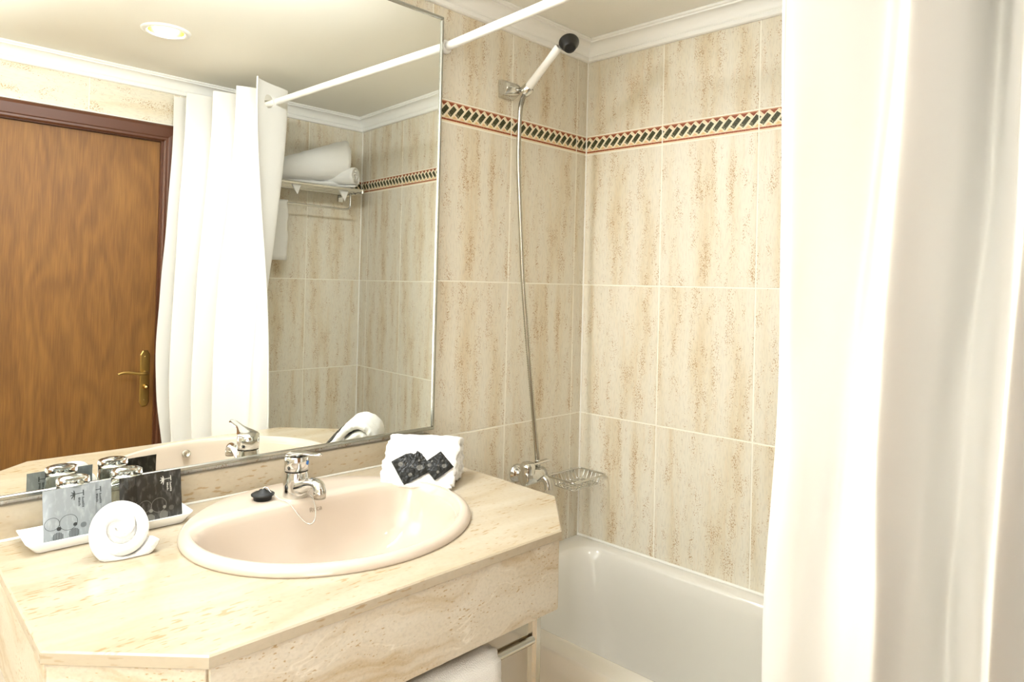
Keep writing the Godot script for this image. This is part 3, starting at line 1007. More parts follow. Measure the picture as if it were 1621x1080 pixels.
func build_bath():
	var t := thing("bathtub", "cream white built-in bathtub below the tiled shower walls", "bathtub")
	t.rotation.y = SKEW
	var W := -0.66; var Y := 0.52; var D := DEPTH / cos(SKEW)
	var st := begin()
	var rows := []
	var add := func(x0, x1, z0, z1, r, y):
		var rr := []
		var p := rrect(x0, x1, z0, z1, r)
		p.reverse()
		for q in p: rr.append(Vector3(q.x, y, q.y + q.x * tan(SKEW) * (1.0 if r < 0.02 else 0.0) * clampf(1.0 - q.y / D, 0, 1)))
		rows.append(rr)
	add.call(W, -0.0015, 0.0015, D - 0.045, 0.012, Y - 0.045)
	add.call(W, -0.0015, 0.0015, D - 0.045, 0.012, Y - 0.006)
	add.call(W + 0.002, -0.002, 0.002, D - 0.045, 0.013, Y - 0.001)
	add.call(W + 0.006, -0.004, 0.004, D - 0.046, 0.015, Y)
	add.call(W + 0.062, -0.048, 0.06, D - 0.12, 0.08, Y)
	add.call(W + 0.068, -0.054, 0.066, D - 0.126, 0.085, Y - 0.003)
	add.call(W + 0.074, -0.060, 0.074, D - 0.135, 0.09, Y - 0.012)
	add.call(W + 0.08, -0.066, 0.086, D - 0.16, 0.1, Y - 0.05)
	add.call(W + 0.092, -0.08, 0.115, D - 0.24, 0.11, Y - 0.2)
	add.call(W + 0.105, -0.095, 0.15, D - 0.32, 0.12, Y - 0.3)
	add.call(W + 0.125, -0.115, 0.185, D - 0.38, 0.12, Y - 0.345)
	add.call(W + 0.16, -0.15, 0.23, D - 0.44, 0.11, Y - 0.372)
	add.call(W + 0.2, -0.19, 0.28, D - 0.5, 0.1, Y - 0.38)
	grid(st, rows, true, 0)
	var c := Vector3.ZERO
	for v in rows[-1]: c += v
	fan(st, rows[-1], c / rows[-1].size(), 0)
	part("tub", done(st), M.enamel, t)
	# skirt with a tiled field towards the door
	part("skirt", bevel_box(Vector3(0.03, 0.476, D - 0.05 - 0.005), 0.001, Vector3(W + 0.022, 0.238, (D - 0.05) / 2 + 0.03)), M.enamel, t)
	for k in 3:
		var x := part("skirt_tile", tile_mesh(0.317, 0.43, Rect2(0, 0, 1, 0.95)), M.tiles[k], t, Vector3(W + 0.001, 0.035, 0.492 + k * 0.319))
		x.rotation.y = -PI / 2
	part("sealant_bead", tube([Vector3(-0.0035, Y + 0.0015, 0.004), Vector3(-0.0035, Y + 0.0015, D - 0.05)], 0.005, 8), M.caulk, t)
	part("drain", lathe([Vector2(0.0, 0.001), Vector2(0.03, 0.003), Vector2(0.034, 0.0)], 28), M.chrome, t, Vector3(-0.33, Y - 0.379, 0.36))

func build_shower():
	var b := thing("shower_bracket", "chrome wall bracket holding the white hand shower", "bracket", Vector3(-0.398, 2.0, 0.0))
	var st := begin()
	# half-round body lying along x, its flat on the wall
	var rows := []
	for x in [-0.036, -0.033, 0.02, 0.023]:
		var rr := []
		var k := 0.93 if absf(x) > 0.034 or x > 0.021 else 1.0
		for i in 17:
			var a := PI * i / 16
			rr.append(Vector3(x, cos(a) * 0.027 * k, 0.0015 + sin(a) * 0.042 * k))
		rows.append(rr)
	grid(st, rows, false, 0)
	for e in [0, 3]:
		for i in 16:
			var o := Vector3(rows[e][0].x, 0, 0.0015)
			if e == 0: tri(st, o, rows[e][i], rows[e][i + 1])
			else: tri(st, o, rows[e][i + 1], rows[e][i])
	part("body", done(st), M.chrome, b)
	var cl := begin()
	var A := Vector3(0.036, 0.0, 0.05); var B := Vector3(0.049, 0.035, 0.094)
	var dir := (B - A).normalized()
	lathe_into(cl, [Vector2(0.0, -0.012), Vector2(0.017, -0.011), Vector2(0.0185, -0.008), Vector2(0.0185, 0.014), Vector2(0.017, 0.017), Vector2(0.013, 0.017)], 28, frame_to(A, A + dir))
	part("holder_socket", done(cl), M.chrome, b)
	var h := thing("hand_shower", "white hand shower with black spray head, set in the chrome wall bracket", "shower head", Vector3(-0.362, 2.0, 0.05))
	var N := Vector3(-0.012, 0.1, 0.145)
	var hd := begin()
	var d2 := N.normalized()
	lathe_into(hd, [Vector2(0.0, 0.0), Vector2(0.0115, 0.002), Vector2(0.0135, 0.02), Vector2(0.0125, 0.06), Vector2(0.0115, 0.12), Vector2(0.0125, N.length() - 0.004), Vector2(0.009, N.length())], 24, frame_to(Vector3.ZERO, N))
	part("handle", done(hd), M.white_plastic, h)
	# spray head: cone opening upwards, its dark face turned down to the room
	var face := Vector3(-0.38, -0.8, 0.46).normalized()
	var C := N + Vector3(0.014, -0.008, 0.030)
	var xf := frame_to(C, C - face)
	var hs := begin()
	lathe_into(hs, [Vector2(0.0, 0.003), Vector2(0.0135, 0.003), Vector2(0.0145, 0.0), Vector2(0.0165, 0.0), Vector2(0.0185, 0.004), Vector2(0.0295, 0.026), Vector2(0.0305, 0.03), Vector2(0.0285, 0.033), Vector2(0.0, 0.037)], 36, xf)
	part("spray_head", done(hs), M.black, h)
	var fc := begin()
	lathe_into(fc, [Vector2(0.0, 0.0015), Vector2(0.013, 0.0028)], 28, xf)
	part("spray_face", done(fc), M.rubber, h)
	# hose
	var hose := thing("shower_hose", "ribbed metal shower hose hanging down the tiled wall", "hose")
	var pts := curve([Vector3(-0.366, 1.985, 0.048), Vector3(-0.378, 1.965, 0.05), Vector3(-0.386, 1.925, 0.05), Vector3(-0.383, 1.8, 0.045), Vector3(-0.376, 1.69, 0.045), Vector3(-0.363, 1.54, 0.045), Vector3(-0.349, 1.396, 0.045), Vector3(-0.319, 1.178, 0.046), Vector3(-0.290, 0.975, 0.048), Vector3(-0.275, 0.87, 0.05), Vector3(-0.27, 0.828, 0.05)], 60)
	var rp := []; var rad := []
	for i in pts.size():
		rp.append(pts[i])
		rad.append(0.0076 if i % 2 else 0.0061)
	part("ribbed_tube", tube(rp, rad, 10), M.steel, hose)
	part("hose_nut", lathe([Vector2(0.0, 0.0), Vector2(0.010, 0.0), Vector2(0.010, 0.016), Vector2(0.008, 0.024), Vector2(0.0, 0.024)], 18), M.chrome, hose, Vector3(-0.27, 0.812, 0.05))
	# bath mixer
	var m := thing("bath_mixer_tap", "chrome bath mixer on the tiled wall beside the soap basket", "tap", Vector3(-0.297, 0.79, 0.0))
	var mb := begin()
	lathe_into(mb, [Vector2(0.0, -0.046), Vector2(0.02, -0.046), Vector2(0.025, -0.042), Vector2(0.026, 0.0), Vector2(0.023, 0.045), Vector2(0.016, 0.05), Vector2(0.0, 0.05)], 28, frame_to(Vector3(0, 0, 0.056), Vector3(1, 0, 0.056)))
	part("body", done(mb), M.chrome, m)
	for x in [-0.03, 0.05]:
		var fl := begin()
		lathe_into(fl, [Vector2(0.03, 0.0), Vector2(0.03, 0.004), Vector2(0.02, 0.014), Vector2(0.012, 0.018), Vector2(0.012, 0.05), Vector2(0.0, 0.05)], 28, frame_to(Vector3(x * 0.62, 0, 0.0008), Vector3(x * 0.62, 0, 1)))
		part("wall_flange", done(fl), M.chrome, m)
	part("cartridge", lathe([Vector2(0.024, 0.01), Vector2(0.025, 0.03), Vector2(0.024, 0.038), Vector2(0.018, 0.045), Vector2(0.0, 0.046)], 32), M.chrome, m, Vector3(-0.024, 0, 0.056))
	var lv := begin()
	bevel_into(lv, Vector3(0.022, 0.038, 0.06), Vector3(0.092, 0.007, 0.018), 0.003, Transform3D(Basis(Vector3(0, 0, 1), 0.04), Vector3.ZERO))
	part("lever", done(lv), M.chrome, m)
	part("hose_outlet", lathe([Vector2(0.0, 0.0), Vector2(0.012, 0.0), Vector2(0.012, 0.03), Vector2(0.0, 0.03)], 20), M.chrome, m, Vector3(0.027, -0.006, 0.05))
	part("spout", tube(curve([Vector3(0.03, -0.006, 0.06), Vector3(0.034, -0.012, 0.078), Vector3(0.036, -0.026, 0.088), Vector3(0.036, -0.042, 0.09)], 6), 0.012, 20), M.chrome, m)

func build_basket():
	var t := thing("soap_basket", "chrome wire soap basket mounted in the shower corner", "soap basket", Vector3(0, 0.757, 0))
	var x0 := -0.176; var x1 := -0.008; var z0 := 0.008; var z1 := 0.125
	var loop := func(i: float, y: float) -> Array:
		return rounded([Vector3((x0 + x1) / 2, y, z0 + i), Vector3(x1 - i, y, z0 + i), Vector3(x1 - i, y, z1 - i), Vector3(x0 + i, y, z1 - i), Vector3(x0 + i, y, z0 + i), Vector3((x0 + x1) / 2, y, z0 + i)], 0.012, 5)
	part("top_rim", tube(loop.call(0.0, 0.0), 0.0032, 10), M.chrome, t)
	part("bottom_rim", tube(loop.call(0.016, -0.03), 0.002, 8), M.chrome, t)
	for k in 7:
		var x := lerpf(x0 + 0.03, x1 - 0.03, k / 6.0)
		part("wire", tube(rounded([Vector3(x, 0, z0), Vector3(x, -0.029, z0 + 0.014), Vector3(x, -0.031, z1 - 0.014), Vector3(x, 0, z1)], 0.008, 4), 0.0014, 6), M.chrome, t)
	for k in 5:
		var z := lerpf(z0 + 0.025, z1 - 0.025, k / 4.0)
		part("wire", tube(rounded([Vector3(x0, 0, z), Vector3(x0 + 0.014, -0.029, z), Vector3(x1 - 0.014, -0.031, z), Vector3(x1, 0, z)], 0.008, 4), 0.0014, 6), M.chrome, t)
	for x in [-0.14, -0.045]:
		part("wall_fixing", lathe([Vector2(0.008, 0.0), Vector2(0.008, 0.006), Vector2(0.0, 0.008)], 16), M.chrome, t, Vector3(x, -0.004, 0.001)).rotation.x = PI / 2

# ---------------------------------------------------------------- curtain
const ROD := Vector3(-0.651, 2.07, 0.0)
func rod_y(z: float) -> float: return ROD.y + 0.03 * z

func build_curtain():
	var r := thing("curtain_rod", "white shower curtain rod running from mirror wall to door wall", "curtain rod")
	part("rod", tube([Vector3(ROD.x, rod_y(0.0), 0.003), Vector3(ROD.x, rod_y(DEPTH), DEPTH - 0.003)], 0.0125, 20), M.white_metal, r)
	for e in [[0.001, 1.0], [DEPTH - 0.001, -1.0]]:
		var st := begin()
		lathe_into(st, [Vector2(0.0, 0.0), Vector2(0.019, 0.0), Vector2(0.02, 0.01), Vector2(0.016, 0.016), Vector2(0.0, 0.016)], 28, frame_to(Vector3(ROD.x, rod_y(e[0]), e[0]), Vector3(ROD.x, rod_y(e[0]), e[0] + e[1])))
		part("end_socket", done(st), M.white_plastic, r)
	var c := thing("shower_curtain", "white shower curtain gathered at the door end of the rod", "curtain")
	# fold line at the top as (x offset from rod, z); it swings through the rod at every eyelet
	var fold := [Vector2(-0.112, 1.045), Vector2(0.0, 1.1), Vector2(0.09, 1.15), Vector2(0.0, 1.195), Vector2(-0.115, 1.235), Vector2(0.0, 1.275), Vector2(0.1, 1.31), Vector2(0.0, 1.35), Vector2(-0.15, 1.385), Vector2(0.0, 1.42), Vector2(0.1, 1.445), Vector2(0.0, 1.475), Vector2(-0.215, 1.5), Vector2(0.0, 1.535), Vector2(0.1, 1.56), Vector2(0.0, 1.585), Vector2(-0.23, 1.6)]
	var line := curve(fold, 22)
	var cum := [0.0]
	for i in range(1, line.size()): cum.append(cum[-1] + (line[i] as Vector2).distance_to(line[i - 1]))
	var holes := []
	for i in range(1, fold.size(), 2): holes.append(cum[i * 22])
	var ys := []
	for k in 34: ys.append(2.165 - k * 0.0035)
	for k in range(1, 41): ys.append(2.0495 - k * (2.0495 - 0.09) / 40.0)
	var nz := noise(91, 1.0, 2)
	var pos := func(i: int, k: int) -> Vector3:
		var p: Vector2 = line[i]
		var u: float = float(i) / line.size()
		var y: float = ys[k]
		var d := clampf((2.1 - y) / 1.7, 0, 1)
		var f := smoothstep(0.0, 1.0, d)
		# lower down the cloth hangs outside the bath and its pleats relax
		var off := p.x * (1.0 - 0.5 * f)
		var mid := lerpf(0.0, -0.125, smoothstep(0.0, 0.75, d))
		if off + mid > -0.03 and d > 0.5: off = lerpf(off, -0.03 - mid, smoothstep(0.5, 0.8, d))
		var x := ROD.x + mid + off + nz.get_noise_2d(u * 9.0, y * 1.2) * 0.022 * d
		# the free edge
		var e := exp(-u * 16.0 * 1.0)
		x = lerpf(x, lerpf(-0.763, -0.703, smoothstep(0.0, 0.6, d)), e)
		var z := p.y + nz.get_noise_2d(u * 7.0 + 30.0, y * 1.1) * 0.02 * d - (1.0 - u) * 0.045 * f
		return Vector3(x, y, z)
	var at_len := func(c: float, y: float) -> Vector3:
		var i := 0
		while i < cum.size() - 2 and cum[i + 1] < c: i += 1
		var k := 0
		while k < ys.size() - 2 and ys[k + 1] > y: k += 1
		var fi: float = clampf((c - cum[i]) / maxf(cum[i + 1] - cum[i], 1e-6), 0, 1)
		var fk: float = clampf((ys[k] - y) / (ys[k] - ys[k + 1]), 0, 1)
		var a: Vector3 = pos.call(i, k).lerp(pos.call(i + 1, k), fi)
		var b: Vector3 = pos.call(i, k + 1).lerp(pos.call(i + 1, k + 1), fi)
		return a.lerp(b, fk)
	var st := begin()
	var R := 0.026
	var V := []
	var inside := []
	for k in ys.size():
		var row := []; var ins := []
		for i in line.size():
			var here: Vector3 = pos.call(i, k)
			var hit := false
			if k < 34:
				for hj in holes.size():
					var hy := rod_y(fold[hj * 2 + 1].y) - 0.010
					var dd := Vector2(cum[i] - holes[hj], ys[k] - hy)
					if dd.length() < R:
						hit = true
						if dd.length() > R * 0.55:
							var e := dd.normalized() * R
							here = at_len.call(holes[hj] + e.x, hy + e.y)
			row.append(here)
			ins.append(hit)
		V.append(row); inside.append(ins)
	for k in ys.size() - 1:
		for i in line.size() - 1:
			if inside[k][i] and inside[k][i + 1] and inside[k + 1][i] and inside[k + 1][i + 1]: continue
			quad(st, V[k + 1][i], V[k + 1][i + 1], V[k][i + 1], V[k][i], [], 0)
	part("cloth", done(st), M.curtain, c)
	# hem band along the free edge
	var hem := begin()
	var hp := []
	for k in ys.size(): hp.append(V[k][0])
	tube_into(hem, hp, 0.0035, 8)
	part("edge_hem", done(hem), M.curtain, c)

# ---------------------------------------------------------------- door
func build_door():
	var t := thing("door_1", "brown wooden door with dark frame and brass lever handle, seen in the mirror", "door", Vector3.ZERO, "", "structure")
	var x0 := -1.635; var x1 := -0.905; var y1 := 1.972
	var st := begin()
	# leaf front looks towards -z
	var f := DEPTH + 0.022
	quad(st, Vector3(x1, 0.005, f), Vector3(x0, 0.005, f), Vector3(x0, y1, f), Vector3(x1, y1, f), [Vector2(0, 1), Vector2(1, 1), Vector2(1, 0), Vector2(0, 0)])
	bevel_into(st, Vector3((x0 + x1) / 2, y1 / 2 + 0.0025, f + 0.0205), Vector3(x1 - x0, y1 - 0.005, 0.039), 0.001)
	part("leaf", done(st), M.wood, t)
	# casing: moulded bars around the opening
	var prof := [Vector2(0.0, 0.03), Vector2(0.0, -0.004), Vector2(0.006, -0.010), Vector2(0.014, -0.010), Vector2(0.018, -0.013), Vector2(0.04, -0.016), Vector2(0.055, -0.018), Vector2(0.066, -0.014), Vector2(0.071, -0.006), Vector2(0.071, 0.002)]
	var mk := func(a: Vector3, b: Vector3, outv: Vector3, m0: float, m1: float) -> ArrayMesh:
		var s := begin()
		var d := (b - a).normalized()
		var rows := []
		for p in prof:
			rows.append([a + outv * p.x - d * p.x * m0 + Vector3(0, 0, p.y), b + outv * p.x + d * p.x * m1 + Vector3(0, 0, p.y)])
		grid(s, rows, false, -1)
		return done(s)
	var g := 0.004
	var z := DEPTH
	part("casing_jamb", mk.call(Vector3(x1 + g, 0, z), Vector3(x1 + g, y1 + g, z), Vector3(1, 0, 0), 0.0, 1.0), M.dark_wood, t)
	part("casing_jamb", mk.call(Vector3(x0 - g, y1 + g, z), Vector3(x0 - g, 0, z), Vector3(-1, 0, 0), 1.0, 0.0), M.dark_wood, t)
	part("casing_head", mk.call(Vector3(x1 + g, y1 + g, z), Vector3(x0 - g, y1 + g, z), Vector3(0, 1, 0), 1.0, 1.0), M.dark_wood, t)
	var rb := begin()
	for s in [[Vector3(x1 + 0.006, 1.0, z + 0.04), Vector3(0.02, 2.0, 0.07)], [Vector3(x0 - 0.006, 1.0, z + 0.04), Vector3(0.02, 2.0, 0.07)], [Vector3((x0 + x1) / 2, y1 + 0.013, z + 0.04), Vector3(x1 - x0 + 0.03, 0.022, 0.07)], [Vector3((x0 + x1) / 2, 1.0, z + 0.075), Vector3(x1 - x0 + 0.03, 2.0, 0.02)]]:
		bevel_into(rb, s[0], s[1], 0.0)
	part("rebate", done(rb), M.dark_wood, t)
	# handle plate with pointed ends
	var px := -0.914; var py := 0.959
	px = -0.945
	var o := PackedVector2Array([Vector2(-0.019, -0.1), Vector2(-0.009, -0.119), Vector2(0.009, -0.119), Vector2(0.019, -0.1), Vector2(0.019, 0.1), Vector2(0.009, 0.119), Vector2(-0.009, 0.119), Vector2(-0.019, 0.1)])
	var pl := part("handle_plate", slab(o, 0.0, 0.008, 0.003), M.brass, t, Vector3(px, py, f - 0.0005))
	pl.basis = Basis(Vector3(1, 0, 0), Vector3(0, 0, -1), Vector3(0, 1, 0))
	var lv := curve([Vector3(0.0, 0.008, -0.045), Vector3(0.0, 0.03, -0.045), Vector3(-0.008, 0.045, -0.045), Vector3(-0.035, 0.047, -0.046), Vector3(-0.065, 0.046, -0.052), Vector3(-0.09, 0.046, -0.054), Vector3(-0.112, 0.046, -0.048)], 6)
	# local axes of the plate: x along the wall, y out of the door, z upwards
	var lp := []
	var rad := []
	for i in lv.size():
		var v: Vector3 = lv[i]
		lp.append(Vector3(v.x, v.y, -v.z - 0.02))
		rad.append(lerpf(0.0085, 0.0048, i / float(lv.size())))
	part("lever", tube(lp, rad, 12), M.brass, pl)
	part("turn_knob", lathe([Vector2(0.0, 0.0), Vector2(0.011, 0.0), Vector2(0.011, 0.006), Vector2(0.006, 0.01), Vector2(0.008, 0.022), Vector2(0.0, 0.024)], 20), M.gold, pl, Vector3(0.002, 0.008, -0.035))
	for zz in [0.092, -0.092]:
		part("screw", lathe([Vector2(0.004, 0.0), Vector2(0.003, 0.0015), Vector2(0.0, 0.002)], 12), M.brass, pl, Vector3(0, 0.008, zz))

# ---------------------------------------------------------------- towel shelf on the door wall
func spiral(r0: float, r1: float, turns: float, squash := 1.0, start := -PI / 2) -> Array:
	var a := []
	var n := int(turns * 22)
	for i in n + 1:
		var t := float(i) / n
		var r := lerpf(r0, r1, t)
		var an := start + t * turns * TAU
		a.append(Vector2(cos(an) * r, sin(an) * r * squash))
	return a

func build_shelf():
	var Y := 1.842
	var t := thing("towel_shelf", "chrome towel shelf with hanging rail on the tiled wall, seen in the mirror", "towel shelf", Vector3(0, Y, DEPTH))
	var x0 := -0.578; var x1 := -0.045; var zf := -0.212
	for k in 6:
		var z := lerpf(zf, -0.03, k / 5.0)
		part("shelf_bar", tube([Vector3(x0, 0, z), Vector3(x1, 0, z)], 0.007 if k else 0.0085, 10), M.chrome, t)
	for x in [x0, x1]:
		part("side_bracket", bevel_box(Vector3(0.012, 0.024, 0.222), 0.003, Vector3(x, -0.004, -0.11)), M.chrome, t)
		part("wall_plate", bevel_box(Vector3(0.03, 0.06, 0.006), 0.002, Vector3(x, -0.01, -0.004)), M.chrome, t)
	var rail := rounded([Vector3(x1 - 0.02, 0, -0.135), Vector3(x1 - 0.02, -0.09, -0.135), Vector3(x0 + 0.02, -0.09, -0.135), Vector3(x0 + 0.02, 0, -0.135)], 0.025, 8)
	part("hanging_rail", tube(rail, 0.0048, 10), M.chrome, t)
	# towels
	var big := thing("rolled_bath_towel", "large white bath towel rolled into a cone on the chrome shelf", "towel", Vector3(-0.29, Y + 0.012, DEPTH - 0.112), "towels on the shelf")
	var sp := spiral(0.122, 0.02, 3.2, 0.95, -PI * 0.6)
	for i in sp.size(): sp[i] += Vector2(0, 0.128)
	var o := part("terry_roll", cloth_sheet(sp, 0.022, 0.36, 0.36, 1.0, 18, 0.006, 3), M.towel, big)
	o.rotation.y = 0.2
	part("hanging_corner", flap(0.05, 0.05, 0.01), M.towel, big, Vector3(-0.1, -0.014, -0.085))
	var small := thing("rolled_hand_towel", "small white hand towel rolled up in front on the chrome shelf", "towel", Vector3(-0.161, Y + 0.011, DEPTH - 0.15), "towels on the shelf")
	var s2 := spiral(0.05, 0.008, 3.0, 0.95, -PI * 0.55)
	for i in s2.size(): s2[i] += Vector2(0, 0.052)
	var o2 := part("terry_roll", cloth_sheet(s2, 0.0115, 0.21, 0.85, 1.0, 14, 0.003, 5), M.towel, small)
	o2.rotation.y = 0.95
	part("hanging_corner", flap(0.055, 0.055, 0.009), M.towel, small, Vector3(0.02, -0.014, -0.045))
	# towel over the rail
	var hang := thing("hanging_towel", "white towel hanging over the rail below the chrome shelf", "towel", Vector3(-0.478, Y - 0.09, DEPTH - 0.135), "towels on the shelf")
	var path := [Vector2(0.012, -0.24), Vector2(0.012, -0.12), Vector2(0.0115, -0.01), Vector2(0.008, 0.007), Vector2(0.0, 0.0105), Vector2(-0.008, 0.007), Vector2(-0.0115, -0.01), Vector2(-0.013, -0.12), Vector2(-0.014, -0.268)]
	part("terry_cloth", cloth_sheet(curve(path, 4), 0.009, 0.152, 1.0, 1.0, 12, 0.004, 9), M.towel, hang)

# a soft triangular corner hanging down
func flap(w: float, h: float, th: float) -> ArrayMesh:
	var st := begin()
	var f := [Vector3(-w / 2, 0, -th / 2), Vector3(w / 2, 0, -th / 2), Vector3(0.01, -h, 0)]
	var b := [Vector3(-w / 2, 0, th / 2), Vector3(w / 2, 0, th / 2), Vector3(0.01, -h, 0.002)]
	tri(st, f[1], f[0], f[2]); tri(st, b[0], b[1], b[2])
	quad(st, f[0], f[1], b[1], b[0]); quad(st, f[1], f[2], b[2], b[1]); quad(st, f[2], f[0], b[0], b[2])
	return done(st)

# ---------------------------------------------------------------- small things on the worktop
func sachet_mesh(w: float, h: float, th: float) -> ArrayMesh:
	# thin pillow, front towards +z, with crimped ends
	var st := begin()
	var rows := []; var back := []
	for i in 9:
		var v := i / 8.0
		var r := []; var b := []
		for j in 9:
			var u := j / 8.0
			var k := pow(clampf(sin(u * PI), 0, 1), 0.5) * pow(clampf(sin(v * PI), 0, 1), 0.5)
			var wob := 0.0008 * sin(u * 17.0 + v * 5.0) * sin(v * 9.0)
			r.append(Vector3((u - 0.5) * w, v * h, 0.0006 + th / 2 * k + wob))
			b.append(Vector3((u - 0.5) * w, v * h, -0.0006 - th / 2 * k + wob))
		rows.append(r); back.append(b)
	for i in 8:
		for j in 8:
			var u0 := j / 8.0; var u1 := (j + 1) / 8.0; var v0 := 1.0 - i / 8.0; var v1 := 1.0 - (i + 1) / 8.0
			quad(st, rows[i][j], rows[i][j + 1], rows[i + 1][j + 1], rows[i + 1][j], [Vector2(u0, v0), Vector2(u1, v0), Vector2(u1, v1), Vector2(u0, v1)], 0)
			quad(st, back[i][j + 1], back[i][j], back[i + 1][j], back[i + 1][j + 1], [Vector2(1 - u1, v0), Vector2(1 - u0, v0), Vector2(1 - u0, v1), Vector2(1 - u1, v1)], 1)
	return done(st)

func build_tray():
	var y := TOP
	var t := thing("amenity_tray", "narrow white tray with raised ends on the worktop beside the washbasin", "tray", Vector3(-1.495, y, 0.085))
	var st := begin()
	var rows := []
	var add := func(hx, hz, yy, r):
		var rr := []
		var p := rrect(-hx, hx, -hz, hz, r, 5)
		p.reverse()
		for q in p: rr.append(Vector3(q.x, yy + maxf(0.0, absf(q.x) - 0.105) * (0.22 if yy > 0.006 else 0.0), q.y))
		rows.append(rr)
	add.call(0.118, 0.040, 0.0005, 0.006)
	add.call(0.122, 0.044, 0.002, 0.008)
	add.call(0.137, 0.050, 0.013, 0.008)
	add.call(0.1375, 0.0505, 0.0145, 0.008)
	add.call(0.135, 0.048, 0.0145, 0.007)
	add.call(0.119, 0.041, 0.0065, 0.006)
	add.call(0.112, 0.036, 0.005, 0.004)
	grid(st, rows, true, 0)
	fan(st, rows[-1], Vector3(0, 0.005, 0))
	var rb: Array = rows[0].duplicate(); rb.reverse()
	fan(st, rb, Vector3(0, 0.0005, 0))
	part("dish", done(st), M.white_plastic, t)
	# two tumblers standing upside down
	var gp := [Vector2(0.0268, 0.0), Vector2(0.0282, 0.0), Vector2(0.0285, 0.001), Vector2(0.0272, 0.06), Vector2(0.0262, 0.092), Vector2(0.0272, 0.098), Vector2(0.0265, 0.1045), Vector2(0.0235, 0.106), Vector2(0.0, 0.1055), Vector2(0.0, 0.0965), Vector2(0.0215, 0.0955), Vector2(0.0242, 0.09), Vector2(0.0258, 0.06), Vector2(0.0268, 0.0)]
	var gl := ["upturned glass tumbler behind the grey sachets on the white tray", "upturned glass tumbler behind the black sachets on the white tray"]
	var gx := [-1.553, -1.464]
	for i in 2:
		var g := part("glass_tumbler", lathe(gp, 48), M.glass, self, Vector3(gx[i], y + 0.0055, 0.075))
		meta(g, gl[i], "glass", "tumblers on the tray")
	# sachets lean against the tumblers, two of each
	var data := [[-1.562, 0.112, M.silver_sachet, 0.082, "front grey sachet with palm emblem leaning on the left tumbler", 0.0], [-1.531, 0.1075, M.silver_sachet, 0.075, "rear grey sachet half hidden beside the front grey one", 0.04], [-1.442, 0.1095, M.black_sachet, 0.078, "rear black sachet at the left of the black pair", -0.03], [-1.412, 0.1135, M.black_sachet, 0.08, "front black sachet with palm emblem on the white tray", 0.0]]
	for i in 4:
		var s: Array = data[i]
		var o := part("toiletry_sachet", sachet_mesh(s[3], 0.094, 0.005), s[2], self, Vector3(s[0], y + 0.0075, s[1]))
		o.rotation = Vector3(-0.135, s[5], 0.02)
		meta(o, s[4], "sachet", "sachets on the tray")

func build_flower():
	var t := thing("folded_washcloth", "white washcloth folded into a rosette in front of the tray", "washcloth", Vector3(-1.507, TOP, 0.2))
	# one long strip of cloth wound round a tilted axis, each turn's edge curling outwards like a petal
	var st := begin()
	var axis := Vector3(-0.2, 0.5, 0.84).normalized()
	var ax := axis.cross(Vector3(1, 0, 0)).normalized()
	var ay := axis.cross(ax)
	var nz := noise(61, 1.0, 2)
	var rows := []
	var n := 200
	for i in n + 1:
		var u := i / float(n)
		var th := u * TAU * 2.5 + 1.0
		var r := lerpf(0.003, 0.041, pow(u, 0.9))
		r *= 1.0 + (0.12 * sin(th * 0.83 + 0.6) + 0.07 * sin(th * 2.1)) * smoothstep(0.15, 0.5, u)
		var top := 0.041 * sqrt(maxf(0.02, 1.0 - pow(r / 0.057, 2))) + nz.get_noise_2d(th * 0.7, 3.0) * 0.004
		var k := smoothstep(0.0, 0.35, u)
		var cs := [Vector2(r * 0.5 - 0.003, -0.034), Vector2(r - 0.0035, top - 0.016), Vector2(r - 0.003, top - 0.005), Vector2(r + 0.001 * k, top), Vector2(r + 0.006 * k + 0.001, top - 0.0012), Vector2(r + 0.0125 * k + 0.001, top - 0.0065), Vector2(r + 0.0135 * k + 0.001, top - 0.0115), Vector2(r + 0.009 * k, top - 0.0165), Vector2(r * 0.9, -0.016), Vector2(r * 0.5 + 0.001, -0.036)]
		var rr := []
		for c in cs:
			var p: Vector3 = axis * c.y + ay * 0.01 * (0.5 - u) + (ax * cos(th) + ay * sin(th)) * c.x * 1.08 + Vector3(0, 0.034, 0)
			p.y = maxf(p.y, 0.001)
			rr.append(p)
		rows.append(rr)
	grid(st, rows, true, 0)
	fan(st, rows[n], (rows[n][0] + rows[n][5]) / 2, 0)
	# bunched cloth filling the turns
	var core := []
	for i in 13:
		var a := PI * (1.0 - i / 12.0)
		var rr := []
		for k in 40:
			var ph := TAU * k / 40
			var rad := sin(a) * 0.042 * (1.0 + 0.05 * sin(ph * 3.0) + 0.04 * sin(ph * 5.0 + 1.0))
			var p: Vector3 = axis * (cos(a) * 0.027 - 0.003) + (ax * cos(ph) + ay * sin(ph)) * rad + Vector3(0, 0.034, 0)
			p.y = maxf(p.y, 0.001)
			rr.append(p)
		core.append(rr)
	grid(st, core, true, 0)
	part("rosette", done(st), M.towel, t)

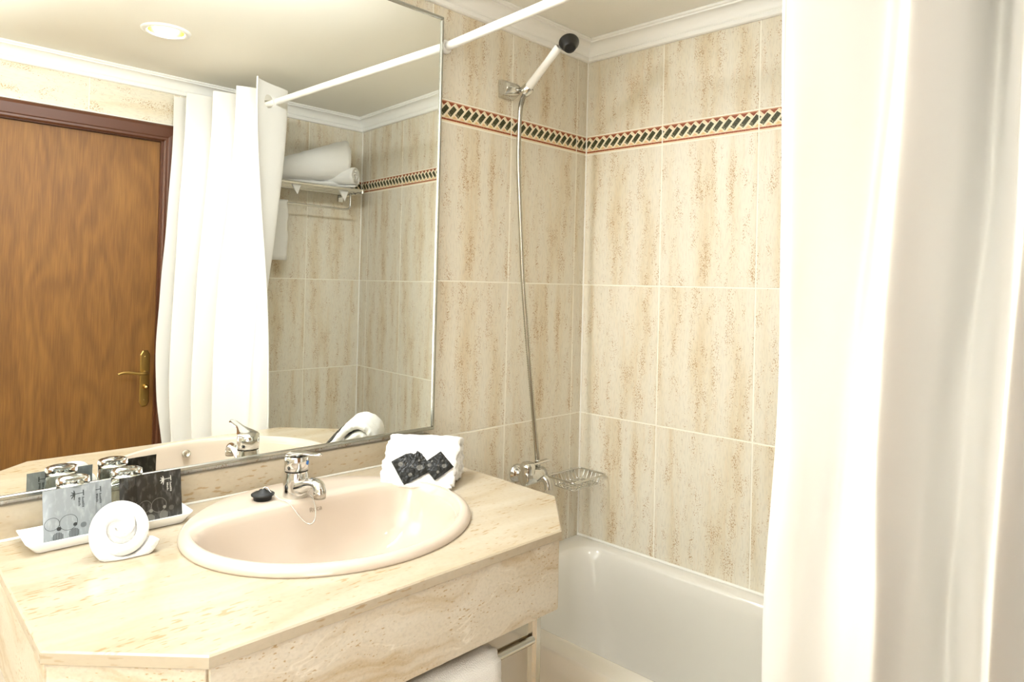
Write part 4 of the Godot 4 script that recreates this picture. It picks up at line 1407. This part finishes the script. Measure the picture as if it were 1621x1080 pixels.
func build_counter_towel():
	# folded roll facing the camera: local x along its width, local z towards the viewer
	var t := thing("folded_hand_towel", "folded white hand towel at the right end of the worktop", "towel", Vector3(-0.826, TOP + 0.003, 0.185))
	t.rotation.y = -0.86
	var path := [Vector2(0.082, 0.006), Vector2(0.066, 0.02), Vector2(0.046, 0.045), Vector2(0.024, 0.072), Vector2(0.0, 0.088), Vector2(-0.026, 0.09), Vector2(-0.05, 0.074), Vector2(-0.06, 0.048), Vector2(-0.052, 0.02), Vector2(-0.03, 0.008), Vector2(0.0, 0.0075), Vector2(0.028, 0.013), Vector2(0.026, 0.032), Vector2(0.004, 0.055), Vector2(-0.02, 0.068), Vector2(-0.038, 0.06), Vector2(-0.04, 0.038), Vector2(-0.026, 0.026), Vector2(-0.008, 0.028), Vector2(-0.012, 0.044)]
	part("terry_fold", cloth_sheet(curve(path, 5), 0.018, 0.178, 1.0, 1.0, 16, 0.004, 12), M.towel, t)
	part("inner_fold", cloth_sheet(curve([Vector2(0.04, 0.022), Vector2(0.015, 0.036), Vector2(-0.012, 0.046), Vector2(-0.036, 0.048)], 5), 0.046, 0.168, 1.0, 1.0, 8, 0.003, 17), M.towel, t)
	part("inner_fold", cloth_sheet(curve([Vector2(0.07, 0.0135), Vector2(0.045, 0.02), Vector2(0.01, 0.018), Vector2(-0.03, 0.018)], 5), 0.022, 0.168, 1.0, 1.0, 8, 0.002, 19), M.towel, t)
	var fl := [Vector2(0.098, 0.006), Vector2(0.07, 0.012), Vector2(0.045, 0.03), Vector2(0.02, 0.06)]
	part("front_flap", cloth_sheet(curve(fl, 6), 0.011, 0.165, 1.0, 1.0, 12, 0.005, 15), M.towel, t)
	# two dark sachets lie on its slope
	var dat := [[Vector3(-0.018, 0.044, 0.0625), 0.074, 0.62, "larger dark dotted sachet lying on the folded hand towel"], [Vector3(0.045, 0.047, 0.0605), 0.055, 0.75, "smaller dark dotted sachet at the right on the folded hand towel"]]
	for s in dat:
		var o := part("dark_sachet", sachet_mesh(s[1], s[1], 0.006), M.dot_sachet, self)
		var b := Basis(Vector3(0, 1, 0), -0.86) * Basis(Vector3(1, 0, 0), -0.79) * Basis(Vector3(0, 0, 1), s[2])
		o.basis = b
		o.position = t.position + Basis(Vector3(0, 1, 0), -0.86) * (s[0] as Vector3) - b * Vector3(0, s[1] / 2, 0)
		meta(o, s[3], "sachet", "sachets on the folded towel")

func build_rail_towel():
	var t := thing("rail_towel", "white terry towel draped over the chrome rail under the vanity", "towel", Vector3(-1.14, 0.688, 0.605))
	var path := [Vector2(-0.026, -0.3), Vector2(-0.024, -0.1), Vector2(-0.022, -0.015), Vector2(-0.013, 0.013), Vector2(0.0, 0.02), Vector2(0.013, 0.013), Vector2(0.023, -0.015), Vector2(0.026, -0.1), Vector2(0.03, -0.36)]
	path.reverse()
	part("terry_cloth", cloth_sheet(curve(path, 5), 0.017, 0.32, 1.0, 1.0, 14, 0.004, 21), M.towel, t)

# ---------------------------------------------------------------- all together
func _ready():
	rng.seed = 7
	# camera
	var cam := Camera3D.new()
	cam.name = "camera"
	var f := 1071.408
	cam.near = 0.05
	cam.far = 30.0
	cam.projection = Camera3D.PROJECTION_FRUSTUM
	cam.set_frustum(1080.0 / f * cam.near, Vector2(0.0, -(540.0 - 443.03) / f * cam.near), cam.near, cam.far)
	var yaw := 0.7771; var pit := 0.0089; var rol := 0.0238
	var fw := Vector3(sin(yaw) * cos(pit), sin(pit), -cos(yaw) * cos(pit))
	var r0 := Vector3(cos(yaw), 0, sin(yaw))
	var u0 := r0.cross(fw)
	var rr := r0 * cos(rol) + u0 * sin(rol)
	var uu := u0 * cos(rol) - r0 * sin(rol)
	cam.transform = Transform3D(Basis(rr, uu, -fw), Vector3(-1.861, 1.390, 1.532))
	add_child(cam)
	cam.current = true
	var env := Environment.new()
	env.background_mode = Environment.BG_COLOR
	env.background_color = Color(0, 0, 0)
	env.tonemap_mode = Environment.TONE_MAPPER_LINEAR
	env.tonemap_exposure = 1.25
	env.sdfgi_enabled = true
	env.ssao_enabled = true
	env.ssil_enabled = true
	var we := WorldEnvironment.new()
	we.environment = env
	add_child(we)
	materials()
	build_lamps()
	build_added_uplighter()
	build_added_mirror_lamp()
	build_room()
	build_door()
	build_mirror()
	build_bath()
	build_vanity()
	build_sink()
	build_curtain()
	build_tap()
	build_plug()
	build_shower()
	build_basket()
	build_shelf()
	build_tray()
	build_flower()
	build_counter_towel()
	build_rail_towel()
